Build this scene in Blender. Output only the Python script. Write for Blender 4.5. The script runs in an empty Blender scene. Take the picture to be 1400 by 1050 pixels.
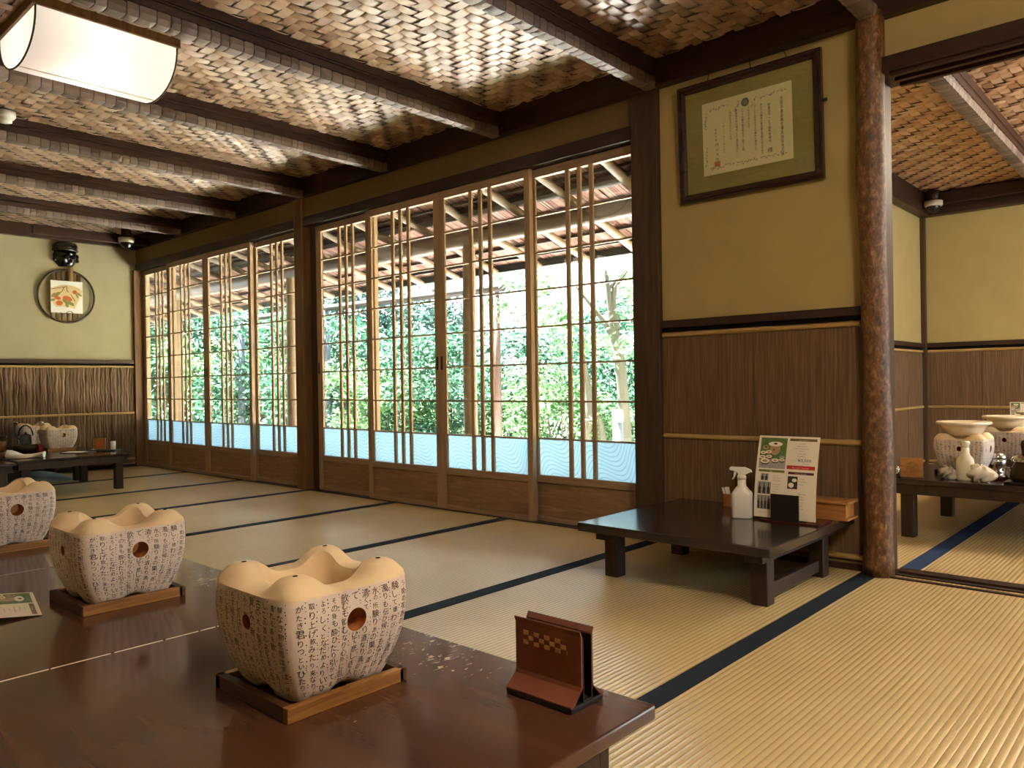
import bpy, bmesh, math, random
from mathutils import Vector, Matrix
random.seed(7)
S = bpy.context.scene
COL = S.collection
PI = math.pi

# ------------------------------------------------------------------ helpers
def lin(c):
    return tuple(((v / 12.92) if v <= 0.04045 else ((v + 0.055) / 1.055) ** 2.4) for v in c)
def rgb(r, g, b):
    return lin((r / 255, g / 255, b / 255))

class MB:
    def __init__(self):
        self.v, self.f, self.m, self.s = [], [], [], []
    def add(self, vs, fs, mi=0, smooth=False, xf=None):
        o = len(self.v)
        self.v += [tuple(xf @ Vector(p)) for p in vs] if xf else [tuple(p) for p in vs]
        for q in fs:
            self.f.append(tuple(i + o for i in q)); self.m.append(mi); self.s.append(smooth)
        return self
    def box(self, x0, x1, y0, y1, z0, z1, mi=0, xf=None):
        v = [(x0,y0,z0),(x1,y0,z0),(x1,y1,z0),(x0,y1,z0),(x0,y0,z1),(x1,y0,z1),(x1,y1,z1),(x0,y1,z1)]
        f = [(0,3,2,1),(4,5,6,7),(0,1,5,4),(1,2,6,5),(2,3,7,6),(3,0,4,7)]
        return self.add(v, f, mi, False, xf)
    def tube(self, pts, rad, n=12, mi=0, cap=True, smooth=True, xf=None, sq=1.0):
        pts = [Vector(p) for p in pts]
        if not isinstance(rad, (list, tuple)): rad = [rad] * len(pts)
        vs, fs = [], []
        t0 = (pts[1] - pts[0]).normalized()
        up = Vector((0,0,1)) if abs(t0.z) < .9 else Vector((1,0,0))
        a = t0.cross(up).normalized()
        for i, p in enumerate(pts):
            t = (pts[min(i+1, len(pts)-1)] - pts[max(i-1, 0)]).normalized()
            a = (a - t * a.dot(t)).normalized(); b = t.cross(a)
            for k in range(n):
                th = 2*PI*k/n
                vs.append(p + (a*math.cos(th) + b*math.sin(th)*sq) * rad[i])
        for i in range(len(pts)-1):
            for k in range(n):
                fs.append((i*n+k, i*n+(k+1)%n, (i+1)*n+(k+1)%n, (i+1)*n+k))
        self.add(vs, fs, mi, smooth, xf)
        if cap:
            self.add(vs[:n], [tuple(range(n))[::-1]], mi, False, xf)
            self.add(vs[-n:], [tuple(range(n))], mi, False, xf)
        return self
    def lathe(self, prof, n=32, c=(0,0,0), mi=0, smooth=True, xf=None):
        vs, fs = [], []
        for r, z in prof:
            for k in range(n):
                th = 2*PI*k/n
                vs.append((c[0]+r*math.cos(th), c[1]+r*math.sin(th), c[2]+z))
        for i in range(len(prof)-1):
            for k in range(n):
                fs.append((i*n+k, i*n+(k+1)%n, (i+1)*n+(k+1)%n, (i+1)*n+k))
        return self.add(vs, fs, mi, smooth, xf)
    def prism(self, poly, axis, c0, c1, mi=0, xf=None, smooth=False):
        n = len(poly)
        def P(a, b, c):
            return {'x': (c, a, b), 'y': (a, c, b), 'z': (a, b, c)}[axis]
        vs = [P(a, b, c0) for a, b in poly] + [P(a, b, c1) for a, b in poly]
        fs = [tuple(range(n))[::-1], tuple(range(n, 2*n))]
        self.add(vs, fs, mi, False, xf)
        self.add(vs, [(i, (i+1)%n, n+(i+1)%n, n+i) for i in range(n)], mi, smooth, xf)
        return self
    def grid(self, fn, nu, nv, mi=0, smooth=True, xf=None):
        vs = [fn(i/nu, j/nv) for j in range(nv+1) for i in range(nu+1)]
        w = nu+1
        fs = [(j*w+i, j*w+i+1, (j+1)*w+i+1, (j+1)*w+i) for j in range(nv) for i in range(nu)]
        return self.add(vs, fs, mi, smooth, xf)
    def mesh(self, name, mats):
        me = bpy.data.meshes.new(name)
        me.from_pydata(self.v, [], self.f)
        for m in (mats if isinstance(mats, (list, tuple)) else [mats]): me.materials.append(m)
        me.polygons.foreach_set('material_index', self.m)
        me.polygons.foreach_set('use_smooth', self.s)
        me.validate(); me.update()
        return me
    def build(self, name, mats, parent=None, loc=(0,0,0), bevel=0, seg=2, norm=True, rz=0):
        me = self.mesh(name, mats)
        if norm:
            bm = bmesh.new(); bm.from_mesh(me)
            bmesh.ops.remove_doubles(bm, verts=bm.verts, dist=1e-6)
            bmesh.ops.recalc_face_normals(bm, faces=bm.faces); bm.to_mesh(me); bm.free()
        o = bpy.data.objects.new(name, me); COL.objects.link(o)
        o.location = loc; o.rotation_euler.z = rz
        if parent: o.parent = parent
        if bevel:
            b = o.modifiers.new('edge', 'BEVEL'); b.width = bevel; b.segments = seg; b.limit_method = 'ANGLE'; b.angle_limit = math.radians(40)
        return o

def tag(o, label, cat, group=None, kind=None):
    o['label'] = label; o['category'] = cat
    if group: o['group'] = group
    if kind: o['kind'] = kind
    return o
def thing(name, label, cat, loc=(0,0,0), rz=0, group=None):
    o = bpy.data.objects.new(name, None); COL.objects.link(o)
    o.empty_display_size = .05; o.location = loc; o.rotation_euler.z = rz
    return tag(o, label, cat, group)
def struct(o, label=None):
    o['kind'] = 'structure'
    if label: o['label'] = label
    return o
def empty_struct(name, loc=(0,0,0)):
    o = bpy.data.objects.new(name, None); COL.objects.link(o); o.location = loc; o['kind'] = 'structure'; return o
def copy_tree(o, parent=None):
    c = o.copy(); COL.objects.link(c)
    if parent: c.parent = parent
    for ch in list(o.children): copy_tree(ch, c)
    return c

# ---- lettering
_gl = {}
def glyph(ch):
    if ch in _gl: return _gl[ch]
    cu = bpy.data.curves.new('g', 'FONT'); cu.body = ch; cu.size = 1; cu.resolution_u = 2; cu.align_x = 'CENTER'
    ob = bpy.data.objects.new('g', cu); COL.objects.link(ob)
    dg = bpy.context.evaluated_depsgraph_get()
    me = bpy.data.meshes.new_from_object(ob.evaluated_get(dg))
    vs = [tuple(v.co) for v in me.vertices]; fs = [tuple(p.vertices) for p in me.polygons]
    xs = [v[0] for v in vs] or [0]; ys = [v[1] for v in vs] or [0]
    w = max(xs) - min(xs)
    bpy.data.objects.remove(ob); bpy.data.meshes.remove(me); bpy.data.curves.remove(cu)
    _gl[ch] = (vs, fs, w, min(xs), max(xs), min(ys), max(ys))
    return _gl[ch]
def vtext(mb, cols, size, pitch, colpitch, x_right, y_top, place, mi, sx=1.0, jitter=0):
    """vertical columns from right to left; place(u, v) gives the 3D point"""
    for ci, col in enumerate(cols):
        y = y_top
        if isinstance(col, tuple): y -= col[1]; col = col[0]
        for ch in col:
            if ch != '　':
                vs, fs, w, x0, x1, y0, y1 = glyph(ch)
                k = size * (random.uniform(.8, 1.25) if jitter else 1)
                cx, cy = (x0+x1)/2, (y0+y1)/2
                X = x_right - ci*colpitch + (random.uniform(-jitter, jitter)); Y = y - pitch/2
                sh = random.uniform(-.25, .1) if jitter else 0
                mb.add([place(X + ((p[0]-cx) + sh*(p[1]-cy))*k*sx, Y + (p[1]-cy)*k) for p in vs], fs, mi)
            y -= pitch * (random.uniform(.85, 1.1) if jitter else 1)
def htext(mb, s, size, x, y, place, mi, align='c', sx=1.0):
    adv = []
    for ch in s:
        if ch == ' ': adv.append(.3); continue
        g = glyph(ch); adv.append(g[2] + .09)
    tot = sum(adv) * size * sx
    X = x - (tot/2 if align == 'c' else (tot if align == 'r' else 0))
    for ch, a in zip(s, adv):
        if ch != ' ':
            vs, fs, w, x0, *_ = glyph(ch)
            mb.add([place(X + (p[0]-x0)*size*sx, y + p[1]*size) for p in vs], fs, mi)
        X += a*size*sx

# ------------------------------------------------------------------ materials
def nodes(name):
    m = bpy.data.materials.new(name); m.use_nodes = True
    nt = m.node_tree; b = nt.nodes['Principled BSDF']
    return m, nt, b
def N(nt, t, **kw):
    n = nt.nodes.new(t)
    for k, v in kw.items():
        if k in n.inputs: n.inputs[k].default_value = v
        else: setattr(n, k, v)
    return n
def ramp(nt, fac, stops):
    r = nt.nodes.new('ShaderNodeValToRGB')
    e = r.color_ramp.elements
    while len(e) < len(stops): e.new(.5)
    for i, (p, c) in enumerate(stops):
        e[i].position = p; e[i].color = (*c, 1)
    nt.links.new(fac, r.inputs[0]); return r
def noise_vec(nt, scale, detail=5, rough=.6, dist=0, coord='Object', ns=1.0):
    tc = N(nt, 'ShaderNodeTexCoord'); mp = N(nt, 'ShaderNodeMapping'); mp.inputs['Scale'].default_value = scale
    nt.links.new(tc.outputs[coord], mp.inputs['Vector'])
    nz = N(nt, 'ShaderNodeTexNoise'); nz.inputs['Scale'].default_value = ns; nz.inputs['Detail'].default_value = detail
    nz.inputs['Roughness'].default_value = rough; nz.inputs['Distortion'].default_value = dist
    nt.links.new(mp.outputs[0], nz.inputs['Vector']); return nz
def bump(nt, b, h, strength=.3, dist=.002):
    bp = N(nt, 'ShaderNodeBump'); bp.inputs['Strength'].default_value = strength; bp.inputs['Distance'].default_value = dist
    nt.links.new(h, bp.inputs['Height']); nt.links.new(bp.outputs[0], b.inputs['Normal'])
def plain(name, c, rough=.5, metal=0, var=.12, scale=25, spec=.5, bmp=0, coat=0):
    m, nt, b = nodes(name)
    nz = noise_vec(nt, (scale,)*3)
    r = ramp(nt, nz.outputs[0], [(.3, tuple(v*(1-var) for v in c)), (.7, tuple(min(1, v*(1+var)) for v in c))])
    nt.links.new(r.outputs[0], b.inputs['Base Color'])
    b.inputs['Roughness'].default_value = rough; b.inputs['Metallic'].default_value = metal
    b.inputs['Specular IOR Level'].default_value = spec; b.inputs['Coat Weight'].default_value = coat
    if bmp: bump(nt, b, nz.outputs[0], bmp, .003)
    return m
def wood(name, dark, light, axis='x', scale=60, stretch=.06, rough=.5, coat=0, coat_r=.15, dist=1.2, bmp=.15, spec=.4, rvar=0):
    m, nt, b = nodes(name)
    sc = [scale]*3; sc['xyz'.index(axis)] = scale*stretch
    nz = noise_vec(nt, sc, 8, .62, dist)
    r = ramp(nt, nz.outputs[0], [(.3, dark), (.52, tuple((a+c)/2 for a, c in zip(dark, light))), (.72, light)])
    nt.links.new(r.outputs[0], b.inputs['Base Color'])
    b.inputs['Roughness'].default_value = rough; b.inputs['Specular IOR Level'].default_value = spec
    b.inputs['Coat Weight'].default_value = coat; b.inputs['Coat Roughness'].default_value = coat_r
    if rvar:
        n2 = noise_vec(nt, (7,)*3, 6, .7)
        mr = N(nt, 'ShaderNodeMapRange'); mr.inputs[3].default_value = rough; mr.inputs[4].default_value = rough+rvar
        mr.inputs[1].default_value = .35; mr.inputs[2].default_value = .7
        nt.links.new(n2.outputs[0], mr.inputs[0]); nt.links.new(mr.outputs[0], b.inputs['Roughness'])
    if bmp: bump(nt, b, nz.outputs[0], bmp, .001)
    return m
def island(name, stops, rough, axis_scale=(30,30,30), spec=.5, bmp=.1, mixf=.25):
    """strips of one material whose colour differs from strip to strip"""
    m, nt, b = nodes(name)
    g = N(nt, 'ShaderNodeNewGeometry')
    nz = noise_vec(nt, axis_scale, 5, .6)
    mx = N(nt, 'ShaderNodeMath', operation='MULTIPLY_ADD'); mx.inputs[1].default_value = mixf
    nt.links.new(nz.outputs[0], mx.inputs[0])
    ml = N(nt, 'ShaderNodeMath', operation='MULTIPLY'); ml.inputs[1].default_value = 1-mixf
    nt.links.new(g.outputs['Random Per Island'], ml.inputs[0]); nt.links.new(ml.outputs[0], mx.inputs[2])
    r = ramp(nt, mx.outputs[0], stops)
    nt.links.new(r.outputs[0], b.inputs['Base Color'])
    b.inputs['Roughness'].default_value = rough; b.inputs['Specular IOR Level'].default_value = spec
    if bmp: bump(nt, b, nz.outputs[0], bmp, .001)
    return m

M = {}
M['plaster'] = plain('plaster', rgb(174, 154, 102), .9, var=.05, scale=6, spec=.2, bmp=.08)
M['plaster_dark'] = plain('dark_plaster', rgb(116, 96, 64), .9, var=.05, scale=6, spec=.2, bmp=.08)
M['plaster_left'] = plain('pale_plaster', rgb(172, 164, 130), .9, var=.05, scale=5, spec=.2, bmp=.08)
M['dark_wood'] = wood('dark_wood', rgb(38, 23, 17), rgb(66, 42, 31), 'x', 40, .08, .45)
M['dark_wood_y'] = wood('dark_wood_y', rgb(46, 27, 20), rgb(72, 46, 36), 'y', 40, .08, .42)
M['dark_wood_z'] = wood('dark_wood_z', rgb(50, 35, 25), rgb(84, 62, 45), 'z', 40, .06, .5)
M['post_wood'] = wood('post_wood', rgb(92, 62, 38), rgb(136, 98, 62), 'z', 40, .06, .5)
M['carved'] = island('adzed_wood', [(.1, rgb(100, 84, 76)), (.5, rgb(128, 112, 104)), (.9, rgb(152, 136, 126))], .5, (60, 12, 60), .35, .3, .3)
M['cedar_z'] = wood('cedar_upright', rgb(144, 116, 90), rgb(182, 156, 126), 'z', 70, .04, .5)
M['cedar_x'] = wood('cedar_rail', rgb(136, 108, 84), rgb(172, 144, 116), 'x', 70, .04, .5)
M['cedar_board'] = wood('cedar_board', rgb(114, 84, 60), rgb(168, 134, 102), 'x', 22, .09, .5, dist=2.2)
M['table_top'] = wood('table_lacquered_wood', rgb(68, 40, 27), rgb(86, 53, 36), 'x', 18, .05, .12, coat=.12, coat_r=.35, rvar=.05, spec=.5, dist=.2, bmp=.04)
M['table_dark'] = wood('dark_table_wood', rgb(36, 29, 25), rgb(58, 47, 41), 'x', 20, .06, .13, coat=.3, coat_r=.2, rvar=.04, dist=.6, bmp=.04)
def worn(m):
    nt = m.node_tree; b = nt.nodes['Principled BSDF']; src = b.inputs['Base Color'].links[0].from_socket
    n1 = noise_vec(nt, (160, 60, 60), 2, .5); n2 = noise_vec(nt, (3.2, 3.2, 3.2), 2, .5)
    ad = N(nt, 'ShaderNodeMath', operation='MULTIPLY'); nt.links.new(n1.outputs[0], ad.inputs[0]); nt.links.new(n2.outputs[0], ad.inputs[1])
    r = ramp(nt, ad.outputs[0], [(.435, (0,0,0)), (.46, (1,1,1))])
    mx = N(nt, 'ShaderNodeMix', data_type='RGBA'); nt.links.new(r.outputs[0], mx.inputs[0]); nt.links.new(src, mx.inputs[6]); mx.inputs[7].default_value = (*rgb(196, 178, 150), 1)
    nt.links.new(mx.outputs[2], b.inputs['Base Color'])
worn(M['table_top'])
M['table_leg'] = wood('table_leg_wood', rgb(38, 26, 20), rgb(64, 46, 36), 'z', 40, .08, .45)
M['rush_border'] = plain('tatami_border_cloth', rgb(30, 40, 52), .85, var=.25, scale=120, spec=.2, bmp=.2)
M['rush_border_blue'] = plain('tatami_border_blue_cloth', rgb(44, 66, 104), .85, var=.25, scale=120, spec=.2, bmp=.2)
M['bamboo'] = wood('split_bamboo', rgb(150, 118, 66), rgb(196, 164, 104), 'x', 60, .05, .4)
M['bamboo_z'] = wood('upright_bamboo', rgb(132, 104, 62), rgb(176, 142, 90), 'z', 60, .05, .4)
M['bark_left'] = island('cedar_bark_strips', [(.2, rgb(84, 64, 50)), (.5, rgb(118, 94, 72)), (.8, rgb(148, 124, 98))], .8, (30, 90, 6), .2, .5, .6)
M['bark_right'] = island('fine_bark_panel', [(.2, rgb(80, 60, 42)), (.5, rgb(108, 82, 58)), (.8, rgb(134, 108, 80))], .75, (160, 60, 5), .25, .6, .95)
M['weave'] = island('woven_cedar_strips', [(.1, rgb(116, 86, 66)), (.35, rgb(160, 129, 103)), (.65, rgb(188, 160, 134)), (.92, rgb(208, 186, 162))], .34, (26, 26, 26), .5, .12, .45)
M['weave_warm'] = island('woven_cedar_strips_reddish', [(.1, rgb(176, 128, 98)), (.5, rgb(206, 166, 132)), (.9, rgb(226, 194, 162))], .4, (26, 26, 26), .5, .12, .4)
M['clay'] = plain('bare_clay', rgb(226, 200, 160), .8, var=.06, scale=18, spec=.25, bmp=.1)
M['paper_clay'] = plain('papered_clay', rgb(220, 203, 190), .85, var=.05, scale=30, spec=.2, bmp=.12)
M['hole_clay'] = plain('scorched_clay', rgb(168, 104, 60), .85, var=.2, scale=40, spec=.2)
M['ink'] = plain('brush_ink', rgb(62, 52, 62), .8, var=.2, scale=200, spec=.1)
M['black'] = plain('black_gloss', rgb(16, 15, 16), .3, var=.2)
M['gap_black'] = plain('black_hole', rgb(18, 14, 12), .9, var=.2, spec=.1)
M['tray_light'] = wood('tray_rail_wood', rgb(120, 78, 36), rgb(176, 126, 66), 'y', 60, .06, .45)
M['tray_dark'] = wood('tray_dark_wood', rgb(60, 38, 22), rgb(96, 64, 38), 'x', 60, .06, .5)
M['leather'] = plain('brown_leather', rgb(122, 68, 48), .38, var=.12, scale=60, bmp=.06)
M['leather_dark'] = plain('dark_leather_side', rgb(26, 18, 16), .5, var=.1, scale=60)
M['woven_gold'] = plain('woven_leather_gold', rgb(200, 150, 92), .4, var=.2, scale=60)
M['white_plastic'] = plain('white_plastic', rgb(232, 230, 224), .35, var=.02)
M['milky_plastic'] = plain('milky_plastic', rgb(226, 222, 200), .4, var=.03)
M['white_paper'] = plain('menu_paper', rgb(236, 226, 206), .6, var=.02)
M['cert_paper'] = plain('certificate_paper', rgb(224, 208, 164), .7, var=.03)
M['mat_green'] = wood('moire_mount', rgb(138, 124, 62), rgb(152, 138, 76), 'x', 30, .15, .6)
M['cert_grey'] = plain('certificate_print_grey', rgb(150, 140, 116), .8, var=.15, scale=200)
M['seal_red'] = plain('seal_red', rgb(190, 110, 80), .8)
M['frame_wood'] = wood('dark_red_frame_wood', rgb(36, 20, 20), rgb(60, 34, 34), 'x', 40, .1, .22, coat=.4)
M['photo_green'] = plain('print_green', rgb(86, 118, 58), .5, var=.4, scale=90)
M['olive'] = plain('print_olive', rgb(104, 118, 56), .5)
M['red'] = plain('print_red', rgb(206, 44, 40), .5, var=.04)
M['maroon'] = plain('print_maroon', rgb(86, 26, 26), .5)
M['print_dark'] = plain('print_dark', rgb(54, 46, 42), .5, var=.2, scale=200)
M['print_grey'] = plain('print_grey', rgb(158, 156, 146), .5, var=.25, scale=150)
M['print_brown'] = plain('print_brown', rgb(112, 96, 62), .5)
M['print_clay'] = plain('print_clay', rgb(176, 140, 112), .5, var=.15, scale=150)
M['box_wood'] = wood('light_box_wood', rgb(150, 96, 44), rgb(190, 134, 72), 'x', 50, .07, .4, coat=.2)
M['pick_wood'] = plain('holder_wood', rgb(160, 100, 50), .5)
M['red_lacquer'] = plain('dark_red_lacquer', rgb(74, 24, 20), .25, var=.08)
M['steel'] = plain('polished_steel', rgb(205, 205, 208), .16, metal=1, var=.03)
M['pewter'] = plain('dark_pot_metal', rgb(64, 58, 42), .3, metal=.7, var=.15)
M['glaze'] = plain('cream_glaze', rgb(232, 216, 186), .3, var=.05, coat=.5)
M['cloth'] = plain('white_towel', rgb(232, 226, 214), .95, var=.05, scale=60, spec=.1, bmp=.3)
M['cloth_grey'] = plain('grey_towel', rgb(196, 192, 186), .95, var=.25, scale=40, spec=.1, bmp=.3)
M['cushion'] = plain('grey_cushion', rgb(150, 152, 144), .95, var=.06, scale=90, spec=.1)
M['cushion_dark'] = plain('dark_cushion', rgb(40, 40, 46), .95, var=.1, scale=90, spec=.1)
M['log'] = wood('peeled_log', rgb(104, 86, 66), rgb(134, 114, 92), 'z', 12, .1, .55)
M['log_y'] = wood('peeled_rafter', rgb(104, 88, 72), rgb(134, 118, 100), 'y', 20, .08, .55)
M['log_x'] = wood('peeled_purlin', rgb(90, 77, 64), rgb(116, 102, 88), 'x', 14, .08, .5)
M['thatch'] = island('reed_thatch', [(.1, rgb(96, 66, 58)), (.5, rgb(140, 102, 92)), (.9, rgb(176, 142, 130))], .8, (60, 4, 60), .2, .2, .3)
M['lath'] = plain('dark_lath', rgb(52, 40, 36), .7)
M['eave_dark'] = plain('dark_eave_board', rgb(52, 60, 58), .6)
M['deck'] = wood('veranda_deck_wood', rgb(92, 70, 50), rgb(134, 106, 78), 'x', 30, .06, .6)
M['fence_red'] = wood('weathered_red_post', rgb(56, 38, 30), rgb(74, 54, 46), 'z', 20, .08, .7)
M['fence_grey'] = wood('weathered_grey_pole', rgb(38, 34, 30), rgb(58, 52, 47), 'x', 20, .08, .7)
M['pipe'] = plain('dark_grey_pipe', rgb(66, 74, 84), .5)
M['white_cap'] = plain('white_lamp_cap', rgb(150, 158, 154), .4, var=.02)
M['bark'] = wood('tree_bark', rgb(44, 44, 34), rgb(66, 64, 52), 'z', 14, .2, .9, bmp=.5)
M['gravel'] = plain('pale_gravel', rgb(222, 220, 216), .95, var=.12, scale=40, spec=.1, bmp=.4)
M['moss'] = plain('moss_ground', rgb(112, 116, 92), .95, var=.3, scale=4, spec=.1, bmp=.3)
M['mask'] = plain('black_lacquered_wood', rgb(30, 27, 27), .26, var=.25, scale=30, coat=.4)
M['hoop'] = wood('dark_bamboo_hoop', rgb(48, 32, 22), rgb(80, 56, 38), 'z', 30, .2, .35)
M['slat'] = wood('smoked_bamboo', rgb(120, 98, 70), rgb(156, 130, 96), 'z', 60, .05, .45)
M['card'] = plain('shikishi_card', rgb(240, 238, 228), .7, var=.01)
M['fan_paint'] = plain('fan_ochre', rgb(222, 200, 148), .8, var=.05, scale=30)
M['persimmon'] = plain('persimmon_orange', rgb(206, 106, 58), .8, var=.15, scale=60)
M['leaf_paint'] = plain('leaf_olive', rgb(136, 138, 76), .8, var=.15, scale=60)
M['cream_plastic'] = plain('cream_plastic', rgb(206, 196, 168), .4)
M['wire'] = plain('picture_wire', rgb(40, 34, 30), .5, metal=.5)

def tatami_mat():
    m, nt, b = nodes('tatami_rush')
    tc = N(nt, 'ShaderNodeTexCoord'); sp = N(nt, 'ShaderNodeSeparateXYZ'); nt.links.new(tc.outputs['Object'], sp.inputs[0])
    ml = N(nt, 'ShaderNodeMath', operation='MULTIPLY'); ml.inputs[1].default_value = 2*PI/.0152; nt.links.new(sp.outputs[0], ml.inputs[0])
    sn = N(nt, 'ShaderNodeMath', operation='SINE'); nt.links.new(ml.outputs[0], sn.inputs[0])
    ab = N(nt, 'ShaderNodeMath', operation='MULTIPLY_ADD'); ab.inputs[1].default_value = .5; ab.inputs[2].default_value = .5; nt.links.new(sn.outputs[0], ab.inputs[0])
    pw = N(nt, 'ShaderNodeMath', operation='POWER'); pw.inputs[1].default_value = .45; nt.links.new(ab.outputs[0], pw.inputs[0])
    nz = noise_vec(nt, (18, 260, 18), 4, .6); n2 = noise_vec(nt, (1.3,)*3, 4, .6)
    a1 = N(nt, 'ShaderNodeMath', operation='MULTIPLY_ADD'); a1.inputs[1].default_value = .25; nt.links.new(nz.outputs[0], a1.inputs[0])
    a2 = N(nt, 'ShaderNodeMath', operation='MULTIPLY'); a2.inputs[1].default_value = .75; nt.links.new(n2.outputs[0], a2.inputs[0]); nt.links.new(a2.outputs[0], a1.inputs[2])
    r = ramp(nt, a1.outputs[0], [(.3, rgb(208, 181, 127)), (.5, rgb(218, 193, 141)), (.7, rgb(226, 205, 155))])
    mx = N(nt, 'ShaderNodeMix', data_type='RGBA', blend_type='MULTIPLY'); mx.inputs[0].default_value = 1
    r2 = ramp(nt, pw.outputs[0], [(0, (.62,.55,.42)), (.45, (1,1,1))])
    nt.links.new(r.outputs[0], mx.inputs[6]); nt.links.new(r2.outputs[0], mx.inputs[7]); nt.links.new(mx.outputs[2], b.inputs['Base Color'])
    b.inputs['Roughness'].default_value = .26; b.inputs['Specular IOR Level'].default_value = .6
    bump(nt, b, pw.outputs[0], .55, .003)
    return m
M['tatami'] = tatami_mat()

def glass_mat(name, tint=(.97, .99, .98)):
    m = bpy.data.materials.new(name); m.use_nodes = True; nt = m.node_tree; nt.nodes.clear()
    out = N(nt, 'ShaderNodeOutputMaterial'); tr = N(nt, 'ShaderNodeBsdfTransparent'); tr.inputs[0].default_value = (*tint, 1)
    gl = N(nt, 'ShaderNodeBsdfGlossy'); gl.inputs['Roughness'].default_value = .01
    lw = N(nt, 'ShaderNodeLayerWeight'); pw = N(nt, 'ShaderNodeMath', operation='POWER'); pw.inputs[1].default_value = 5; nt.links.new(lw.outputs['Facing'], pw.inputs[0])
    fr = N(nt, 'ShaderNodeMath', operation='MULTIPLY_ADD'); fr.inputs[1].default_value = .9; fr.inputs[2].default_value = .035; nt.links.new(pw.outputs[0], fr.inputs[0])
    mx = N(nt, 'ShaderNodeMixShader'); nt.links.new(fr.outputs[0], mx.inputs[0]); nt.links.new(tr.outputs[0], mx.inputs[1]); nt.links.new(gl.outputs[0], mx.inputs[2])
    nt.links.new(mx.outputs[0], out.inputs[0]); return m
M['glass'] = glass_mat('clear_glass')
M['drink_glass'] = glass_mat('drinking_glass', (.9, .9, .86))
M['tea'] = plain('barley_tea', rgb(120, 74, 22), .2)

def frosted():
    m = bpy.data.materials.new('wave_patterned_frosted_glass'); m.use_nodes = True; nt = m.node_tree; nt.nodes.clear()
    out = N(nt, 'ShaderNodeOutputMaterial')
    tc = N(nt, 'ShaderNodeTexCoord'); mp = N(nt, 'ShaderNodeMapping'); mp.inputs['Rotation'].default_value = (0, .5, 0)
    nt.links.new(tc.outputs['Object'], mp.inputs[0])
    sp = N(nt, 'ShaderNodeSeparateXYZ'); nt.links.new(mp.outputs[0], sp.inputs[0])
    sx = N(nt, 'ShaderNodeMath', operation='MULTIPLY'); sx.inputs[1].default_value = 24; nt.links.new(sp.outputs[0], sx.inputs[0])
    s1 = N(nt, 'ShaderNodeMath', operation='SINE'); nt.links.new(sx.outputs[0], s1.inputs[0])
    dz = N(nt, 'ShaderNodeMath', operation='MULTIPLY_ADD'); dz.inputs[1].default_value = .045; nt.links.new(s1.outputs[0], dz.inputs[0]); nt.links.new(sp.outputs[2], dz.inputs[2])
    f2 = N(nt, 'ShaderNodeMath', operation='MULTIPLY'); f2.inputs[1].default_value = 2*PI/.024; nt.links.new(dz.outputs[0], f2.inputs[0])
    s2 = N(nt, 'ShaderNodeMath', operation='SINE'); nt.links.new(f2.outputs[0], s2.inputs[0])
    r = ramp(nt, s2.outputs[0], [(.0, (.44, .58, .68)), (.45, (.44, .58, .68)), (.8, (.33, .45, .53))])
    tl = N(nt, 'ShaderNodeBsdfTranslucent'); nt.links.new(r.outputs[0], tl.inputs[0])
    df = N(nt, 'ShaderNodeBsdfDiffuse'); nt.links.new(r.outputs[0], df.inputs[0])
    mx = N(nt, 'ShaderNodeMixShader'); mx.inputs[0].default_value = .2
    nt.links.new(tl.outputs[0], mx.inputs[1]); nt.links.new(df.outputs[0], mx.inputs[2]); nt.links.new(mx.outputs[0], out.inputs[0])
    return m
M['frosted'] = frosted()

def leafmat(name, c1, c2, tr=.5):
    m = bpy.data.materials.new(name); m.use_nodes = True; nt = m.node_tree; nt.nodes.clear()
    out = N(nt, 'ShaderNodeOutputMaterial'); g = N(nt, 'ShaderNodeNewGeometry')
    r = ramp(nt, g.outputs['Random Per Island'], [(.1, c1), (.9, c2)])
    df = N(nt, 'ShaderNodeBsdfPrincipled'); nt.links.new(r.outputs[0], df.inputs['Base Color']); df.inputs['Roughness'].default_value = .45
    tl = N(nt, 'ShaderNodeBsdfTranslucent'); nt.links.new(r.outputs[0], tl.inputs[0])
    mx = N(nt, 'ShaderNodeMixShader'); mx.inputs[0].default_value = tr
    nt.links.new(df.outputs[0], mx.inputs[1]); nt.links.new(tl.outputs[0], mx.inputs[2]); nt.links.new(mx.outputs[0], out.inputs[0]); return m
M['leaf_bright'] = leafmat('bright_leaves', rgb(44, 78, 44), rgb(90, 120, 76))
M['leaf_mid'] = leafmat('mid_green_leaves', rgb(24, 54, 40), rgb(60, 94, 72))
M['leaf_dark'] = leafmat('dark_evergreen_leaves', rgb(15, 36, 32), rgb(42, 70, 62), .3)

def emit(name, c, s, tr=True):
    m, nt, b = nodes(name)
    b.inputs['Base Color'].default_value = (.9, .87, .8, 1); b.inputs['Roughness'].default_value = .5
    b.inputs['Emission Color'].default_value = (*c, 1); b.inputs['Emission Strength'].default_value = s
    return m
def lampshade():
    m = bpy.data.materials.new('glowing_lamp_shade'); m.use_nodes = True; nt = m.node_tree; nt.nodes.clear()
    out = N(nt, 'ShaderNodeOutputMaterial'); tl = N(nt, 'ShaderNodeBsdfTranslucent'); tl.inputs[0].default_value = (.9, .85, .78, 1)
    em = N(nt, 'ShaderNodeEmission'); em.inputs[0].default_value = (1, .92, .84, 1); em.inputs[1].default_value = .17
    ad = N(nt, 'ShaderNodeAddShader'); nt.links.new(tl.outputs[0], ad.inputs[0]); nt.links.new(em.outputs[0], ad.inputs[1]); nt.links.new(ad.outputs[0], out.inputs[0]); return m
M['diffuser'] = lampshade()
M['diffuser_warm'] = emit('warm_lamp_diffuser', (1, .86, .66), 44.0)
M['diffuser_fill'] = emit('dim_warm_fill_diffuser', (1, .84, .64), 2.5)  # glow of the two added fill lamps

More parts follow.
